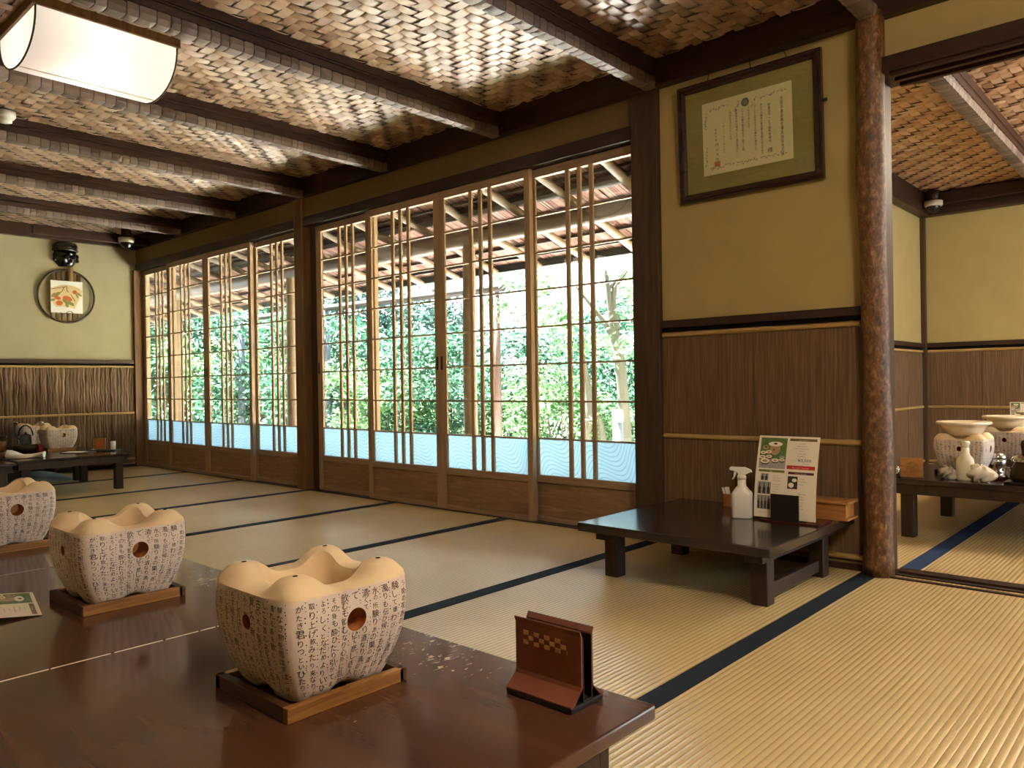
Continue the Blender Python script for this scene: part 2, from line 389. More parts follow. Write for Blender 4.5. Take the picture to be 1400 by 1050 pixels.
# ------------------------------------------------------------------ camera (eye 0.71 m above the mats)
cam = bpy.data.cameras.new('camera'); co = bpy.data.objects.new('camera', cam); COL.objects.link(co)
cam.sensor_width = 36; cam.lens = 36*1057.643/1400; cam.clip_start = .02; cam.clip_end = 200
yaw, pitch, roll = -.7388, -.0016, -.0154
f = Vector((math.sin(yaw)*math.cos(pitch), math.cos(yaw)*math.cos(pitch), math.sin(pitch)))
r = Vector((math.cos(yaw), -math.sin(yaw), 0)); u = r.cross(f)
r2 = r*math.cos(roll) + u*math.sin(roll); u2 = -r*math.sin(roll) + u*math.cos(roll)
mw = Matrix((r2, u2, -f)).transposed().to_4x4(); mw.translation = (-.5, -2.9453, .7061); co.matrix_world = mw
S.camera = co
CAM = Vector((-.5, -2.9453, .7061))
FOC = 1057.643
def ray(px, py): return f + r2*((px-700)/FOC) - u2*((py-525)/FOC)
def at_depth(px, py, d): return CAM + ray(px, py)*d
def at_y(px, py, y):
    d = ray(px, py); return CAM + d*((y-CAM.y)/d.y)

# ------------------------------------------------------------------ room shell
XL, XR, YB = -7.84, 2.6, -5.2
ZC = 2.10
T0 = -1.4578
fl = MB()
fl.box(XL-.15, XR, YB, 0.0, -.06, 0)
k = -7
x = T0 - 7*.91
while x < XR-.1:
    fl.box(x, x+.06, YB, -.002, -.01, .0016, 1); x += .91
struct(fl.build('floor', [M['tatami'], M['rush_border']], norm=False), 'pale tatami floor with dark navy cloth borders')
f2 = MB(); f2.box(-2.2, 2.4, .12, 3.72, -.06, 0); f2.box(-1.37, -1.305, .12, 3.7, -.01, .0016, 1); f2.box(-.46, -.40, .12, 3.7, -.01, .0016, 1); f2.box(.45, .51, .12, 3.7, -.01, .0016, 1)
struct(f2.build('floor_next_room', [M['tatami'], M['rush_border_blue']], norm=False), 'tatami floor of the next room with a blue border')

# woven ceiling: real twilled strips
def weave(name, x0, x1, y0, y1, z, mat, w=.046, top=-.0070, end=-.0022, under=.004):
    """twilled strips, each showing over two crossing strips and then diving under the next two"""
    mb = MB()
    nx, ny = int((x1-x0)/w), int((y1-y0)/w)
    g = .475*w
    T = ((-.55, under), (-.03, under*.4), (.03, end), (.3, end+(top-end)*.62), (.75, end+(top-end)*.96), (1.0, top), (1.25, end+(top-end)*.96), (1.7, end+(top-end)*.62), (1.97, end), (2.03, under*.4), (2.55, under))
    for a in range(2):
        for i in range(nx if a == 0 else ny):
            c = (x0 if a == 0 else y0) + (i+.5)*w + random.uniform(-.0006, .0006)
            n, o = (ny, y0) if a == 0 else (nx, x0)
            k0 = (2-i) % 4 if a == 0 else (-i) % 4            # first cell where this strip shows
            for k in range(k0-4, n, 4):
                lo, hi = o + k*w, o + (k+2)*w
                if lo < o-.01 or hi > o+n*w+.01: continue
                tl = random.uniform(-.0012, .0012); sk = random.uniform(.85, 1.1); vs, fs = [], []
                for n_, (t, h) in enumerate(T):
                    p = lo + t*w
                    for s_ in (-1, 1):
                        hh = z + h*(sk if h < end else 1) + s_*tl
                        vs.append((c+s_*g, p, hh) if a == 0 else (p, c+s_*g, hh))
                    if n_:
                        b = (n_-1)*2; f_ = (b, b+1, b+3, b+2)
                        fs.append(f_ if a == 0 else f_[::-1])
                mb.add(vs, fs, 0, True)
    mb.box(x0-.1, x1+.1, y0-.1, y1+.1, z+.012, z+.02, 1)
    return struct(mb.build(name, [mat, M['gap_black']], norm=False))
weave('ceiling', XL, -.2, -4.2, 0, ZC, M['weave'])['label'] = 'woven cedar strip ceiling of the main room'
weave('ceiling_next_room', -2.2, .6, .1, 3.7, ZC+.01, M['weave_warm'])['label'] = 'woven cedar strip ceiling of the next room'
c2 = MB(); c2.box(-.2, XR, YB, .0, ZC, ZC+.03); c2.box(XL, -.2, YB, -4.2, ZC, ZC+.03); c2.box(.6, 2.4, .1, 3.72, ZC, ZC+.03)
struct(c2.build('ceiling_plain', M['cedar_x'], norm=False))
rf = MB(); rf.box(XL-.3, XR+.9, YB-.2, .12, 2.2, 2.3); rf.box(-2.3, 3.4, .12, 3.9, 2.2, 2.3)
struct(rf.build('roof', M['lath']))

# ceiling beams: dark moulded upper part, adzed lower part
def ceiling_beam(xr, y0, y1, wid=.06, zb=1.972, name='ceiling_beam', mats=None):
    mb = MB(); xl = xr-wid
    y = y1
    while y > y0+.01:
        L = random.uniform(.034, .066); ya = max(y0, y-L)
        bulge = random.uniform(.002, .0042); tz = zb+.043+random.uniform(-.004, .003)
        def fn(uu, vv, ya=ya, y=y, bulge=bulge, tz=tz):
            yy = y - .0014 + (ya-y+.0028)*uu; s = math.sin(PI*min(1, max(0, uu)))**.5
            prof = [(xr-.002, tz + .004*s), (xr-.001+bulge*s, zb+.022), (xr-.004, zb+.003*(1-s)), (xl+wid/2, zb-.0025*s), (xl+.004, zb+.003*(1-s)), (xl-bulge*s, zb+.022), (xl+.002, tz+.004*s)]
            px, pz = prof[int(round(vv*6))]
            return (px, yy, pz)
        mb.grid(fn, 6, 6, 0, False)
        y = ya
    mb.box(xl+.006, xr-.008, y0, y1, zb+.02, ZC+.004, 1)
    mb.box(xl-.006, xr+.002, y0, y1, zb+.088, ZC+.004, 1)
    mb.tube([(xr-.004, y0, zb+.083), (xr-.004, y1, zb+.083)], .005, 8, 1)
    mb.box(xr-.01, xr+.0015, y0, y1, zb+.046, zb+.074, 1)
    return struct(mb.build(name, mats or [M['carved'], M['dark_wood_y']], norm=False))
for i, xr in enumerate([-2.279, -3.208, -4.115, -5.01, -5.915, -6.82]):
    ceiling_beam(xr, -4.2, -.03)['label'] = 'carved wooden ceiling beam in the main room'
ceiling_beam(-1.37, -4.2, -.03)['label'] = 'carved wooden ceiling beam in the main room'
ceiling_beam(-1.338, .12, 3.62, .072)['label'] = 'carved wooden ceiling beam in the next room'

# walls
def bx(name, dims, mat, label=None, bevel=0, parent=None):
    mb = MB()
    for d in (dims if isinstance(dims[0], (tuple, list)) else [dims]): mb.box(*d)
    o = mb.build(name, mat, parent, bevel=bevel)
    if parent is None:
        o['kind'] = 'structure'
        if label: o['label'] = label
    return o
bx('wall_left', (XL-.12, XL, YB, .12, 0, 2.2), M['plaster_left'], 'pale green plaster end wall')
bx('wall_back', (XL, XR, YB-.1, YB, 0, 2.2), M['plaster'])
bx('wall_end', (XR, XR+.1, YB, .12, 0, 2.2), M['plaster'])
bx('wall_window', (XL, -2.29, .0, .10, 1.845, 2.2), M['plaster_dark'], 'plaster strip above the sliding glass doors')
bx('wall_right', [(-2.29, -1.42, .0, .12, 0, 2.2), (-1.42, XR, .0, .12, 1.83, 2.2)], M['plaster'], 'ochre plaster wall beside the doorway')
bx('wall_next_room_left', (-2.3, -2.2, .12, 3.82, -.6, 2.2), M['plaster'])
bx('wall_next_room_back', (-2.2, 2.5, 3.70, 3.82, -.6, 2.2), M['plaster'])
bx('wall_next_room_end', [(2.4, 2.5, .12, 3.7, 0, .06), (2.4, 2.5, .12, 3.7, 1.85, 2.2), (2.4, 2.5, .12, .5, .06, 1.85), (2.4, 2.5, 3.3, 3.7, .06, 1.85)], M['plaster'])
bx('wall_doorway_end', (.9, XR, .0, .12, 0, 1.83), M['plaster'])
# trims: plates, lintels, posts, sills
tn = [0]
def trim(dims, mat, bevel=.003, label=None):
    tn[0] += 1
    return bx('trim_%d' % tn[0], dims, mat, label, bevel)
trim((XL, XR, -.045, .02, 1.977, ZC+.01), M['dark_wood'], .004, 'dark wall plate above the windows')
trim((XL, XL+.05, YB, -.045, 1.985, ZC+.01), M['dark_wood_y'], .004)
trim((-7.48, -7.43, -.95, -.04, 1.955, 2.02), M['dark_wood_y'], .004, 'dark rail hung below the ceiling near the end wall')
trim((XL, -2.42, -.012, .09, 1.787, 1.85), M['dark_wood'], .003, 'lintel over the sliding doors')
trim((XL, -2.42, -.004, .09, -.03, .004), M['dark_wood'], .002, 'sill under the sliding doors')
trim((-5.172, -5.072, -.02, .1, 0, 1.98), M['post_wood'], .006, 'square post between the two sets of sliding doors')
trim((-5.072, -4.998, .045, .1, 0, 1.79), M['dark_wood_z'], .002)
trim((-2.425, -2.286, -.025, .11, 0, 1.985), M['dark_wood_z'], .006, 'dark square post right of the sliding doors')
trim((XL, XL+.035, -.035, .08, 0, 1.79), M['post_wood'], .004, 'corner post by the end wall')
trim((-1.40, -1.378, -.0, .12, 0, 1.775), M['dark_wood_z'], .004, 'door jamb beside the log pillar')
h_ = MB(); h_.box(-1.40, .9, -.05, .13, 1.775, 1.83); h_.box(-1.34, .9, -.03, -.012, 1.762, 1.78); h_.box(-1.34, .9, .03, .05, 1.762, 1.78); h_.box(-1.34, .9, .09, .11, 1.762, 1.78)
tn[0] += 1; struct(h_.build('trim_%d' % tn[0], M['dark_wood'], bevel=.002), 'grooved lintel over the doorway')
s_ = MB(); s_.box(-1.42, .9, -.052, .12, -.03, -.004); s_.box(-1.36, .9, -.052, -.03, -.005, .004); s_.box(-1.36, .9, .005, .025, -.005, .004); s_.box(-1.36, .9, .06, .12, -.005, .004)
tn[0] += 1; struct(s_.build('trim_%d' % tn[0], M['dark_wood'], bevel=.001), 'grooved door sill between the rooms')
trim((-2.2, 2.4, 3.62, 3.70, 1.94, ZC), M['dark_wood'], .004); trim((-2.2, -2.12, .12, 3.62, 1.94, ZC), M['dark_wood_y'], .004)
trim((-2.2, 2.4, 3.54, 3.60, 2.0, 2.09), M['dark_wood'], .006, 'moulded ceiling rail of the next room')
trim((-2.2, -2.165, 3.665, 3.7, 0, 1.94), M['dark_wood_z'], .003, 'corner post of the next room')
# log pillar
pl = MB(); pts, rad = [], []
for i in range(41):
    z = 2.0*i/40
    pts.append((-1.401 + .004*math.sin(z*3.1) , -.028 + .004*math.sin(z*2.2+1), z)); rad.append(.047 + .003*math.sin(z*5) + .002*math.sin(z*13+2) + (.004 if z < .1 else 0))
pl.tube(pts, rad, 32)
def bark_log():
    m, nt, b = nodes('mottled_log_bark')
    n1 = noise_vec(nt, (55, 55, 30), 8, .75, .4)
    rr = ramp(nt, n1.outputs[0], [(.34, rgb(54, 34, 20)), (.5, rgb(104, 70, 40)), (.62, rgb(144, 104, 62)), (.74, rgb(196, 162, 114))])
    nt.links.new(rr.outputs[0], b.inputs['Base Color']); b.inputs['Roughness'].default_value = .5
    bump(nt, b, n1.outputs[0], .5, .004); return m
struct(pl.build('pillar', bark_log()), 'rounded natural log pillar with mottled bark')

# wainscot panels
def dado(name, along, a0, a1, base, facing, ridged, parts):
    """along 'x' or 'y'; base = coordinate of the wall face; facing = outward sign"""
    root = empty_struct(name)
    def pt(a, d, z):
        return (a, base + facing*d, z) if along == 'x' else (base + facing*d, a, z)
    L = a1-a0
    mb = MB()
    z0, z1 = .03, .90
    if ridged:
        a = a0
        while a < a1-.002:
            w = random.uniform(.012, .034); b = min(a1, a+w); dd = random.uniform(.005, .016); ph = random.uniform(0, 6); fr = random.uniform(8, 17); am = random.uniform(.002, .007)
            def fn(uu, vv, a=a, b=b, dd=dd, ph=ph, fr=fr, am=am):
                z = z0+(z1-z0)*vv
                return pt(a + (b-a)*uu + am*math.sin(z*fr+ph) + .003*math.sin(z*41+ph*2), .003 + dd*math.sin(PI*uu)**.7*(.65+.35*math.sin(z*23+ph*3)), z)
            mb.grid(fn, 4, 30, 0, True); a = b
        mb.box(*([a0, a1, min(base, base+facing*.004), max(base, base+facing*.004)] if along == 'x' else [min(base, base+facing*.004), max(base, base+facing*.004), a0, a1]), z0, z1)
    else:
        n = max(1, int(round(L/.38))); w = L/n
        for i in range(n):
            aa, bb = a0+i*w+.001, a0+(i+1)*w-.001
            mb.grid(lambda uu, vv, aa=aa, bb=bb: pt(aa+(bb-aa)*uu, .006 + .0012*math.sin(uu*160+3*math.sin(vv*5)) + .0008*math.sin(uu*410+1), z0+(z1-z0)*vv), 90, 8, 0, True)
    mb.build('bark_panel', M['bark_left'] if ridged else M['bark_right'], root, norm=False)
    def rail(nm, za, zb, d0, d1, mat, bev=.002):
        m_ = MB()
        lo, hi = sorted((base+facing*d0, base+facing*d1))
        m_.box(*((a0, a1, lo, hi) if along == 'x' else (lo, hi, a0, a1)), za, zb)
        return m_.build(nm, mat, root, bevel=bev)
    dw = M['dark_wood'] if along == 'x' else M['dark_wood_y']
    rail('cap_rail', .932, .965, 0, .022, dw); rail('shadow_gap', .90, .932, 0, .008, M['gap_black'], 0)  # black strip painted in for the shade under the cap rail
    rail('base_rail', 0, .022, 0, .02, dw)
    for zz in parts:
        m_ = MB(); n = max(2, int(L/.16)); seg = []
        for i in range(9*n+1):
            t = i/(9*n); seg.append(pt(a0+.005+(L-.01)*t, .008, zz))
        m_.tube(seg, [.0105 + (.0012 if i % 18 == 7 else 0) for i in range(len(seg))], 8)
        m_.build('bamboo_batten', M['bamboo'] if along == 'x' else M['bamboo_y'], root, norm=False)
    return root
M['bamboo_y'] = wood('split_bamboo_side', rgb(160, 128, 74), rgb(204, 172, 112), 'y', 60, .05, .4)
dado('wainscot_left', 'y', -4.9, -.035, XL, 1, True, (.905, .487, .07))['label'] = 'ridged cedar bark wainscot on the end wall'
dado('wainscot_right', 'x', -2.286, -1.452, 0, -1, False, (.903, .467, .047))['label'] = 'fine bark wainscot below the certificate'
dado('wainscot_next_room_left', 'y', .13, 3.665, -2.2, 1, False, (.90, .47, .05))
dado('wainscot_next_room_back', 'x', -2.165, 2.3, 3.7, -1, False, (.90, .47, .05))

# ------------------------------------------------------------------ sliding glass doors
ZR = [.422, .61, .798, .986, 1.174, 1.362, 1.55]
def glass_door(n, x0, x1, y, handle):
    root = empty_struct('window_%d' % n, ((x0+x1)/2, y, 0)); w = (x1-x0)/2
    root['label'] = ['', 'sliding glass door nearest the end wall', 'second sliding glass door from the end wall', 'third sliding glass door from the end wall', 'sliding glass door left of the middle post', 'sliding glass door right of the middle post', 'sliding glass door left of the paired finger pulls in the right set', 'sliding glass door right of the paired finger pulls in the right set', 'sliding glass door beside the dark post'][n]
    d = .0135; st = .036
    for s in (-1, 1):
        mb = MB(); a, b = sorted((s*w, s*(w-st))); mb.box(a, b, -d, d, .006, 1.784); mb.build('stile', M['cedar_z'], root, bevel=.0015)
    i = w-st
    for nm, za, zb in (('top_rail', 1.742, 1.784), ('middle_rail', .201, .237), ('bottom_rail', .006, .032)):
        MB().box(-i, i, -d, d, za, zb).build(nm, M['cedar_x'], root, bevel=.0015)
    MB().box(-i, i, -.004, .004, .032, .201).build('kick_board', M['cedar_board'], root)
    MB().box(-i, i, .003, .006, .235, .424).build('frosted_pane', M['frosted'], root)
    MB().box(-i, i, .0035, .0055, .422, 1.742).build('glass_pane', M['glass'], root)
    mb = MB()
    for z in ZR: mb.box(-i, i, -.011, .003, z-.0045, z+.0045)
    for xo in (.22, .292, .364): mb.box(-i+xo-.011, -i+xo+.011, -.009, .0025, .237, 1.742)
    mb.box(-i, -i+.014, -.009, .0025, .237, 1.742)
    mb.build('muntins', M['cedar_z'], root)
    if handle:
        xo = handle*(w-st/2)
        MB().box(xo-.008, xo+.008, -d-.001, -d+.004, .785, .86).build('finger_pull', M['black'], root)
yi, yo = .0165, .055
glass_door(1, -7.805, -7.17, yo, -1); glass_door(2, -7.215, -6.52, yi, 1); glass_door(3, -6.52, -5.80, yi, -1); glass_door(4, -5.84, -5.170, yo, 0)
glass_door(5, -4.998, -4.36, yo, -1); glass_door(6, -4.40, -3.735, yi, 1); glass_door(7, -3.735, -3.05, yi, -1); glass_door(8, -3.098, -2.427, yo, 0)

# ------------------------------------------------------------------ veranda and garden
ve = thing('veranda_roof', 'reed lined veranda eave on peeled log rafters outside the glass doors', 'roof')
SL = -.31
def zr(y): return 2.05 + SL*(y-.05)
RX = [-3.40+.447*k for k in range(2, -30, -1)]
for xx in RX:
    m_ = MB(); p = []
    for t in range(7):
        yy = .02 + 1.53*t/6; p.append((xx + .006*math.sin(t*1.7+xx*9), yy, zr(yy)))
    m_.tube(p, [.027+.002*math.sin(t+xx*5) for t in range(7)], 12); m_.build('rafter', M['log_y'], ve, norm=False)
X0, X1 = -16.5, -2.32
m_ = MB()
def reed(x):
    y0, y1 = .0, 1.62
    return
xx = X0
while xx < X1:
    w = random.uniform(.008, .016)
    if xx > -9 or random.random() < 2:
        ww = w if xx > -9 else w*3
        h = random.uniform(0, .006)
        m_.add([(xx, 0, zr(0)+.055+h), (xx+ww*.92, 0, zr(0)+.055+h), (xx+ww*.92+random.uniform(-.02,.02), 1.64, zr(1.64)+.055+h), (xx+random.uniform(-.02,.02), 1.64, zr(1.64)+.055+h)], [(0,1,2,3)])
        xx += ww
m_.build('reed_lining', M['thatch'], ve, norm=False)
m_ = MB(); m_.add([(X0,-.1,zr(-.1)+.07),(X1,-.1,zr(-.1)+.07),(X1,1.66,zr(1.66)+.07),(X0,1.66,zr(1.66)+.07),(X0,-.1,zr(-.1)+.12),(X1,-.1,zr(-.1)+.12),(X1,1.66,zr(1.66)+.12),(X0,1.66,zr(1.66)+.12)], [(0,3,2,1),(4,5,6,7),(0,1,5,4),(1,2,6,5),(2,3,7,6),(3,0,4,7)])
m_.build('roof_deck', M['lath'], ve)
for yy, w in ((.15,.022),(.32,.022),(.49,.022),(.66,.02),(.98,.02),(1.14,.02),(1.30,.022),(1.46,.022)):
    z = zr(yy)+.045
    MB().box(X0, X1, yy-w/2, yy+w/2, z-.008, z+.008).build('lath', M['lath'], ve)
MB().box(X0, X1, .70, .82, zr(.76)+.02, zr(.76)+.05).build('dark_band', M['lath'], ve)  # dark band running above the log purlin
m_ = MB(); m_.tube([(X0+i*.4, .85+.01*math.sin(i*.9), 1.715+.006*math.sin(i*1.3)) for i in range(37)], [.058+.004*math.sin(i*.7) for i in range(37)], 20); m_.build('log_purlin', M['log_x'], ve, norm=False)
MB().box(X0, X1, 1.56, 1.63, 1.585, 1.66).build('eave_board', M['eave_dark'], ve, bevel=.006)
for i, (xx, lb) in enumerate([(-4.36, 'peeled log veranda post seen through the door right of the paired pulls'), (-6.63, 'peeled log veranda post seen just left of the middle post'), (-8.9, 'peeled log veranda post farthest along the veranda')]):
    m_ = MB(); m_.tube([(xx+.005*math.sin(t), .86, -.45+2.14*t/8) for t in range(9)], [.052-.001*t for t in range(9)], 20)
    tag(m_.build('veranda_post', M['log'], norm=False), lb, 'post', 'veranda posts')
dk = MB()
for j in range(7): dk.box(X0, X1, .11+j*.125, .11+j*.125+.121, -.09, -.06)
struct(dk.build('floor_veranda', M['deck'], bevel=.003), 'plank veranda floor outside')
g = MB(); g.box(-30, -2.3, .1, 20, -.6, -.45); struct(g.build('ground', M['moss'], norm=False), 'mossy garden ground')
g = MB(); g.box(-24, -2.32, 2.25, 3.7, -.46, -.435); struct(g.build('ground_gravel', M['gravel'], norm=False), 'pale gravel strip along the veranda')

# garden lamp bollard, trellis, pipe
bl = thing('garden_light', 'dark bollard light with a white cap among the shrubs', 'light', (-4.6, 3.0, -.44))
MB().lathe([(0,0),(.055,0),(.05,.02),(.048,.77),(.0,.77)], 24).build('post', M['pipe'], bl)
MB().lathe([(0,.77),(.05,.77),(.05,.87),(.045,.88),(0,.88)], 24).build('cap', M['white_cap'], bl)
tp = thing('garden_trellis', 'weathered pole trellis standing beyond the veranda', 'trellis')
for xx, mt in ((-6.15, 'fence_red'), (-9.25, 'pipe'), (-11.5, 'pipe')):
    m_ = MB(); m_.tube([(xx, 3.0, -.45), (xx+.01, 3.0, .6), (xx, 3.0, 1.78)], .056, 14); m_.build('post', M[mt], tp)
m_ = MB(); m_.tube([(-12, 2.98, 1.72), (-9, 2.98, 1.73), (-6.0, 2.98, 1.70)], .04, 14); m_.build('cross_pole', M['fence_grey'], tp)

def leaves_mesh(name, n, fn, size, mat):
    vs, fs = [], []
    for _ in range(n):
        p = Vector(fn()); s = size*random.uniform(.6, 1.3)
        a = Vector((random.gauss(0,1), random.gauss(0,1), random.gauss(0,.6))).normalized()
        b = a.cross(Vector((random.gauss(0,1), random.gauss(0,1), random.gauss(0,1)))).normalized()
        nn = a.cross(b)
        o = len(vs)
        vs += [p-a*s, p-a*s*.2+b*s*.42+nn*s*.1, p+a*s, p-a*s*.2-b*s*.42+nn*s*.1]
        fs += [(o, o+1, o+2), (o, o+2, o+3)]
    me = bpy.data.meshes.new(name); me.from_pydata([tuple(v) for v in vs], [], fs); me.materials.append(mat); return me
def clump(rx, ry, rz, nb):
    bl_ = [(random.uniform(-rx, rx), random.uniform(-ry, ry), random.uniform(.1, rz)) for _ in range(nb)]
    def fn():
        c = random.choice(bl_); s = min(rx, rz)*.34
        d = Vector((random.gauss(0,1), random.gauss(0,1), random.gauss(0,1))).normalized()*s*random.random()**.33
        return (c[0]+d.x, c[1]+d.y, max(.0, c[2]+d.z*.7))
    return fn
def stems(n, h, spread, r0=.02):
    mb = MB()
    for i in range(n):
        a = 2*PI*i/n + random.uniform(-.4, .4); s = spread*random.uniform(.4, 1)
        p = [(.05*math.cos(a), .05*math.sin(a), 0)]
        for t in (.3, .6, 1): p.append((s*t*math.cos(a)+random.uniform(-.06,.06), s*t*math.sin(a)+random.uniform(-.06,.06), h*t))
        mb.tube(p, [r0, r0*.8, r0*.6, r0*.3], 8)
    return mb.mesh('stem', [M['bark']])
shrubs = {}
for nm, mat, dims, n, sz in (('bright', 'leaf_bright', (.85,.7,1.5), 3600, .05), ('mid', 'leaf_mid', (1.0,.8,1.9), 5200, .05), ('dark', 'leaf_dark', (1.4,1.0,2.9), 7500, .065)):
    shrubs[nm] = (leaves_mesh('foliage', n, clump(*dims, 26 if nm != 'dark' else 44), sz, M[mat]), stems(6, dims[2]*.8, dims[0]*.7))
def shrub(kind, x, y, sc, label, grp):
    t = thing('shrub' if kind != 'dark' else 'evergreen_tree', label, 'shrub' if kind != 'dark' else 'tree', (x, y, -.45), random.uniform(0, 6.28), grp)
    t.scale = (sc, sc, sc)
    for nm, me in (('foliage', shrubs[kind][0]), ('stem', shrubs[kind][1])):
        o = bpy.data.objects.new(nm, me); COL.objects.link(o); o.parent = t
        if nm == 'foliage': o['kind'] = 'stuff'
    return t
plan = [  # kind, pixel column, depth, scale
 ('bright', 770, 8.6, .82), ('mid', 845, 9.0, .78), ('bright', 700, 9.3, .62), ('mid', 742, 11.2, .95),
 ('mid', 620, 10.0, .95), ('mid', 560, 10.6, 1.0), ('bright', 520, 9.6, .9), ('mid', 470, 11.0, 1.1), ('bright', 660, 12.2, .9),
 ('mid', 385, 12.0, 1.15), ('bright', 335, 12.8, 1.2), ('mid', 300, 13.5, 1.3), ('mid', 250, 14.6, 1.45), ('mid', 215, 15.5, 1.5),
 ('mid', 905, 9.4, .95), ('bright', 960, 9.0, .85), ('mid', 880, 11.5, 1.2),
 ('dark', 600, 15.0, .95), ('dark', 480, 15.2, 1.15), ('dark', 400, 16.5, 1.25), ('dark', 320, 17.2, 1.3), ('dark', 260, 17.8, 1.4), ('dark', 200, 18.6, 1.5), ('dark', 545, 16.5, 1.0)]
for i, (kd, px, dp, sc) in enumerate(plan):
    P_ = at_depth(px, 500, dp)
    x_ = min(P_.x, -3.0)
    lab = {'bright': 'low bright green leafy shrub in the garden', 'mid': 'bushy mid green shrub in the garden', 'dark': 'tall dark evergreen behind the garden shrubs'}[kd]
    shrub(kd, x_, P_.y, sc, lab, {'bright': 'bright garden shrubs', 'mid': 'mid green garden shrubs', 'dark': 'evergreens at the back of the garden'}[kd])
# forked tree by the dark post
ft = thing('garden_tree', 'slender forked tree with pale bark beyond the right glass door', 'tree', (0,0,0))
def tp_(px, py, d): return tuple(at_depth(px, py, d))
m_ = MB(); D = 8.0
m_.tube([tp_(856,620,D), tp_(852,540,D), tp_(846,480,D), tp_(838,445,D), tp_(832,400,D), tp_(828,370,D)], [.07,.062,.055,.045,.03,.02], 10)
m_.tube([tp_(842,450,D), tp_(838,415,D), tp_(840,395,D), tp_(844,388,D), tp_(858,370,D)], [.045,.035,.03,.024,.012], 10)
m_.tube([tp_(843,470,D), tp_(828,442,D), tp_(806,415,D), tp_(786,390,D)], [.04,.026,.018,.008], 8)
m_.tube([tp_(833,395,D), tp_(845,378,D), tp_(862,366,D)], [.018,.012,.006], 8)
m_.tube([tp_(800,620,D), tp_(806,560,D), tp_(802,520,D), tp_(796,480,D)], [.05,.045,.04,.02], 10)
m_.tube([tp_(826,610,D), tp_(822,580,D), tp_(812,555,D)], [.04,.03,.02], 10)
m_.build('trunk', M['bark'], ft, norm=False)
def canopy():
    px, py, s = random.choice([(740,395,13),(748,425,16),(735,440,14),(770,470,18),(860,380,14),(862,430,16),(825,470,16),(855,480,18),(770,440,12),(680,420,14),(700,385,10),(745,380,9),(862,400,10)])
    return tp_(px+random.gauss(0,s), py+random.gauss(0,s*.6), D+random.uniform(-.5,.9))
o = bpy.data.objects.new('foliage', leaves_mesh('foliage', 1500, canopy, .04, M['leaf_bright'])); COL.objects.link(o); o.parent = ft; o['kind'] = 'stuff'

# ------------------------------------------------------------------ ceiling lamps
def ceiling_lamp(x, y, label, mat, z=2.06, bulb=0):
    t = thing('ceiling_lamp', label, 'ceiling lamp', (x, y, z), 0, 'half round ceiling lamps')
    w, L, h = .21, .25, .155
    MB().box(-w-.01, w+.01, -L-.012, L+.012, 0, .04).build('frame', M['post_wood'], t, bevel=.003)
    mb = MB(); n = 28
    arc = [(-w*math.cos(PI*i/n), -h*math.sin(PI*i/n)**.85) for i in range(n+1)]
    vs = [(a, -L, b) for a, b in arc] + [(a, L, b) for a, b in arc]; N1 = n+1
    mb.add(vs, [(i, i+1, N1+i+1, N1+i) for i in range(n)], 0, True)
    mb.add([(a, -L, b) for a, b in arc], [tuple(range(N1))]); mb.add([(a, L, b) for a, b in arc], [tuple(range(N1))[::-1]])
    mb.build('diffuser', mat, t, norm=False)
    for s in (-1, 1):
        m2 = MB(); m2.tube([(a*1.005, s*L, b*1.01) for a, b in arc], .0035, 6); m2.build('end_rib', M['dark_wood'], t)
    if bulb:
        ld = bpy.data.lights.new('lamp_tube', 'POINT'); ld.energy = bulb; ld.shadow_soft_size = .04; ld.color = (1, .9, .8)
        lo = bpy.data.objects.new('lamp_tube', ld); COL.objects.link(lo); lo.parent = t; lo.location = (0, 0, -.045)
    m2 = MB(); m2.box(-.004, .004, -L, L, -h-.0015, -h+.001); m2.build('seam_strip', M['cream_plastic'], t)
    return t
ceiling_lamp(-3.76, -1.80, 'lit half round ceiling lamp hung under the woven ceiling', M['diffuser'], bulb=1.1)
ceiling_lamp(-6.35, -1.95, 'lit half round ceiling lamp hung under the woven ceiling out of frame', M['diffuser'], bulb=1.1)
ceiling_lamp(.25, -2.1, 'warm ceiling lamp above the tatami out of frame', M['diffuser_warm'])
ceiling_lamp(-2.9, -3.9, 'added unseen fill lamp behind the near tables', M['diffuser_fill'])  # added out of view to fill the room with warm light
ceiling_lamp(-5.6, -3.9, 'added unseen fill lamp at the back of the room', M['diffuser_fill'])  # second added lamp, unseen, for more fill
ceiling_lamp(-.25, 1.75, 'added unseen warm fill lamp of the next room', M['diffuser_warm'])  # unseen lamp added to brighten the next room
sd = thing('smoke_detector', 'small white round detector on the woven ceiling at the left edge', 'detector', (-4.93, -1.79, 2.088))
MB().lathe([(0,0),(.05,0),(.05,-.022),(.042,-.034),(0,-.034)], 24).build('base', M['white_plastic'], sd)
MB().lathe([(.034,-.034),(.034,-.05),(.0,-.058)], 24).build('sensor', M['white_plastic'], sd)
def sec_cam(x, y, z, label):
    t = thing('security_camera', label, 'camera', (x, y, z))
    MB().lathe([(0,2.092-z),(.04,2.092-z),(.04,0),(0,0)], 20).build('mount', M['dark_wood'], t)
    MB().lathe([(0,0),(.062,0),(.062,-.03),(.055,-.04),(.05,-.04)], 28).build('housing', M['cream_plastic'], t)
    MB().lathe([(.048*math.cos(i*PI/16), -.04-.045*math.sin(i*PI/16)) for i in range(9)], 28).build('dome', M['black'], t)
    return t
sec_cam(-7.36, -.27, 1.99, 'small dome camera under the ceiling in the far left corner')
sec_cam(-2.05, 3.46, 2.012, 'small dome camera under the ceiling rail in the next room')

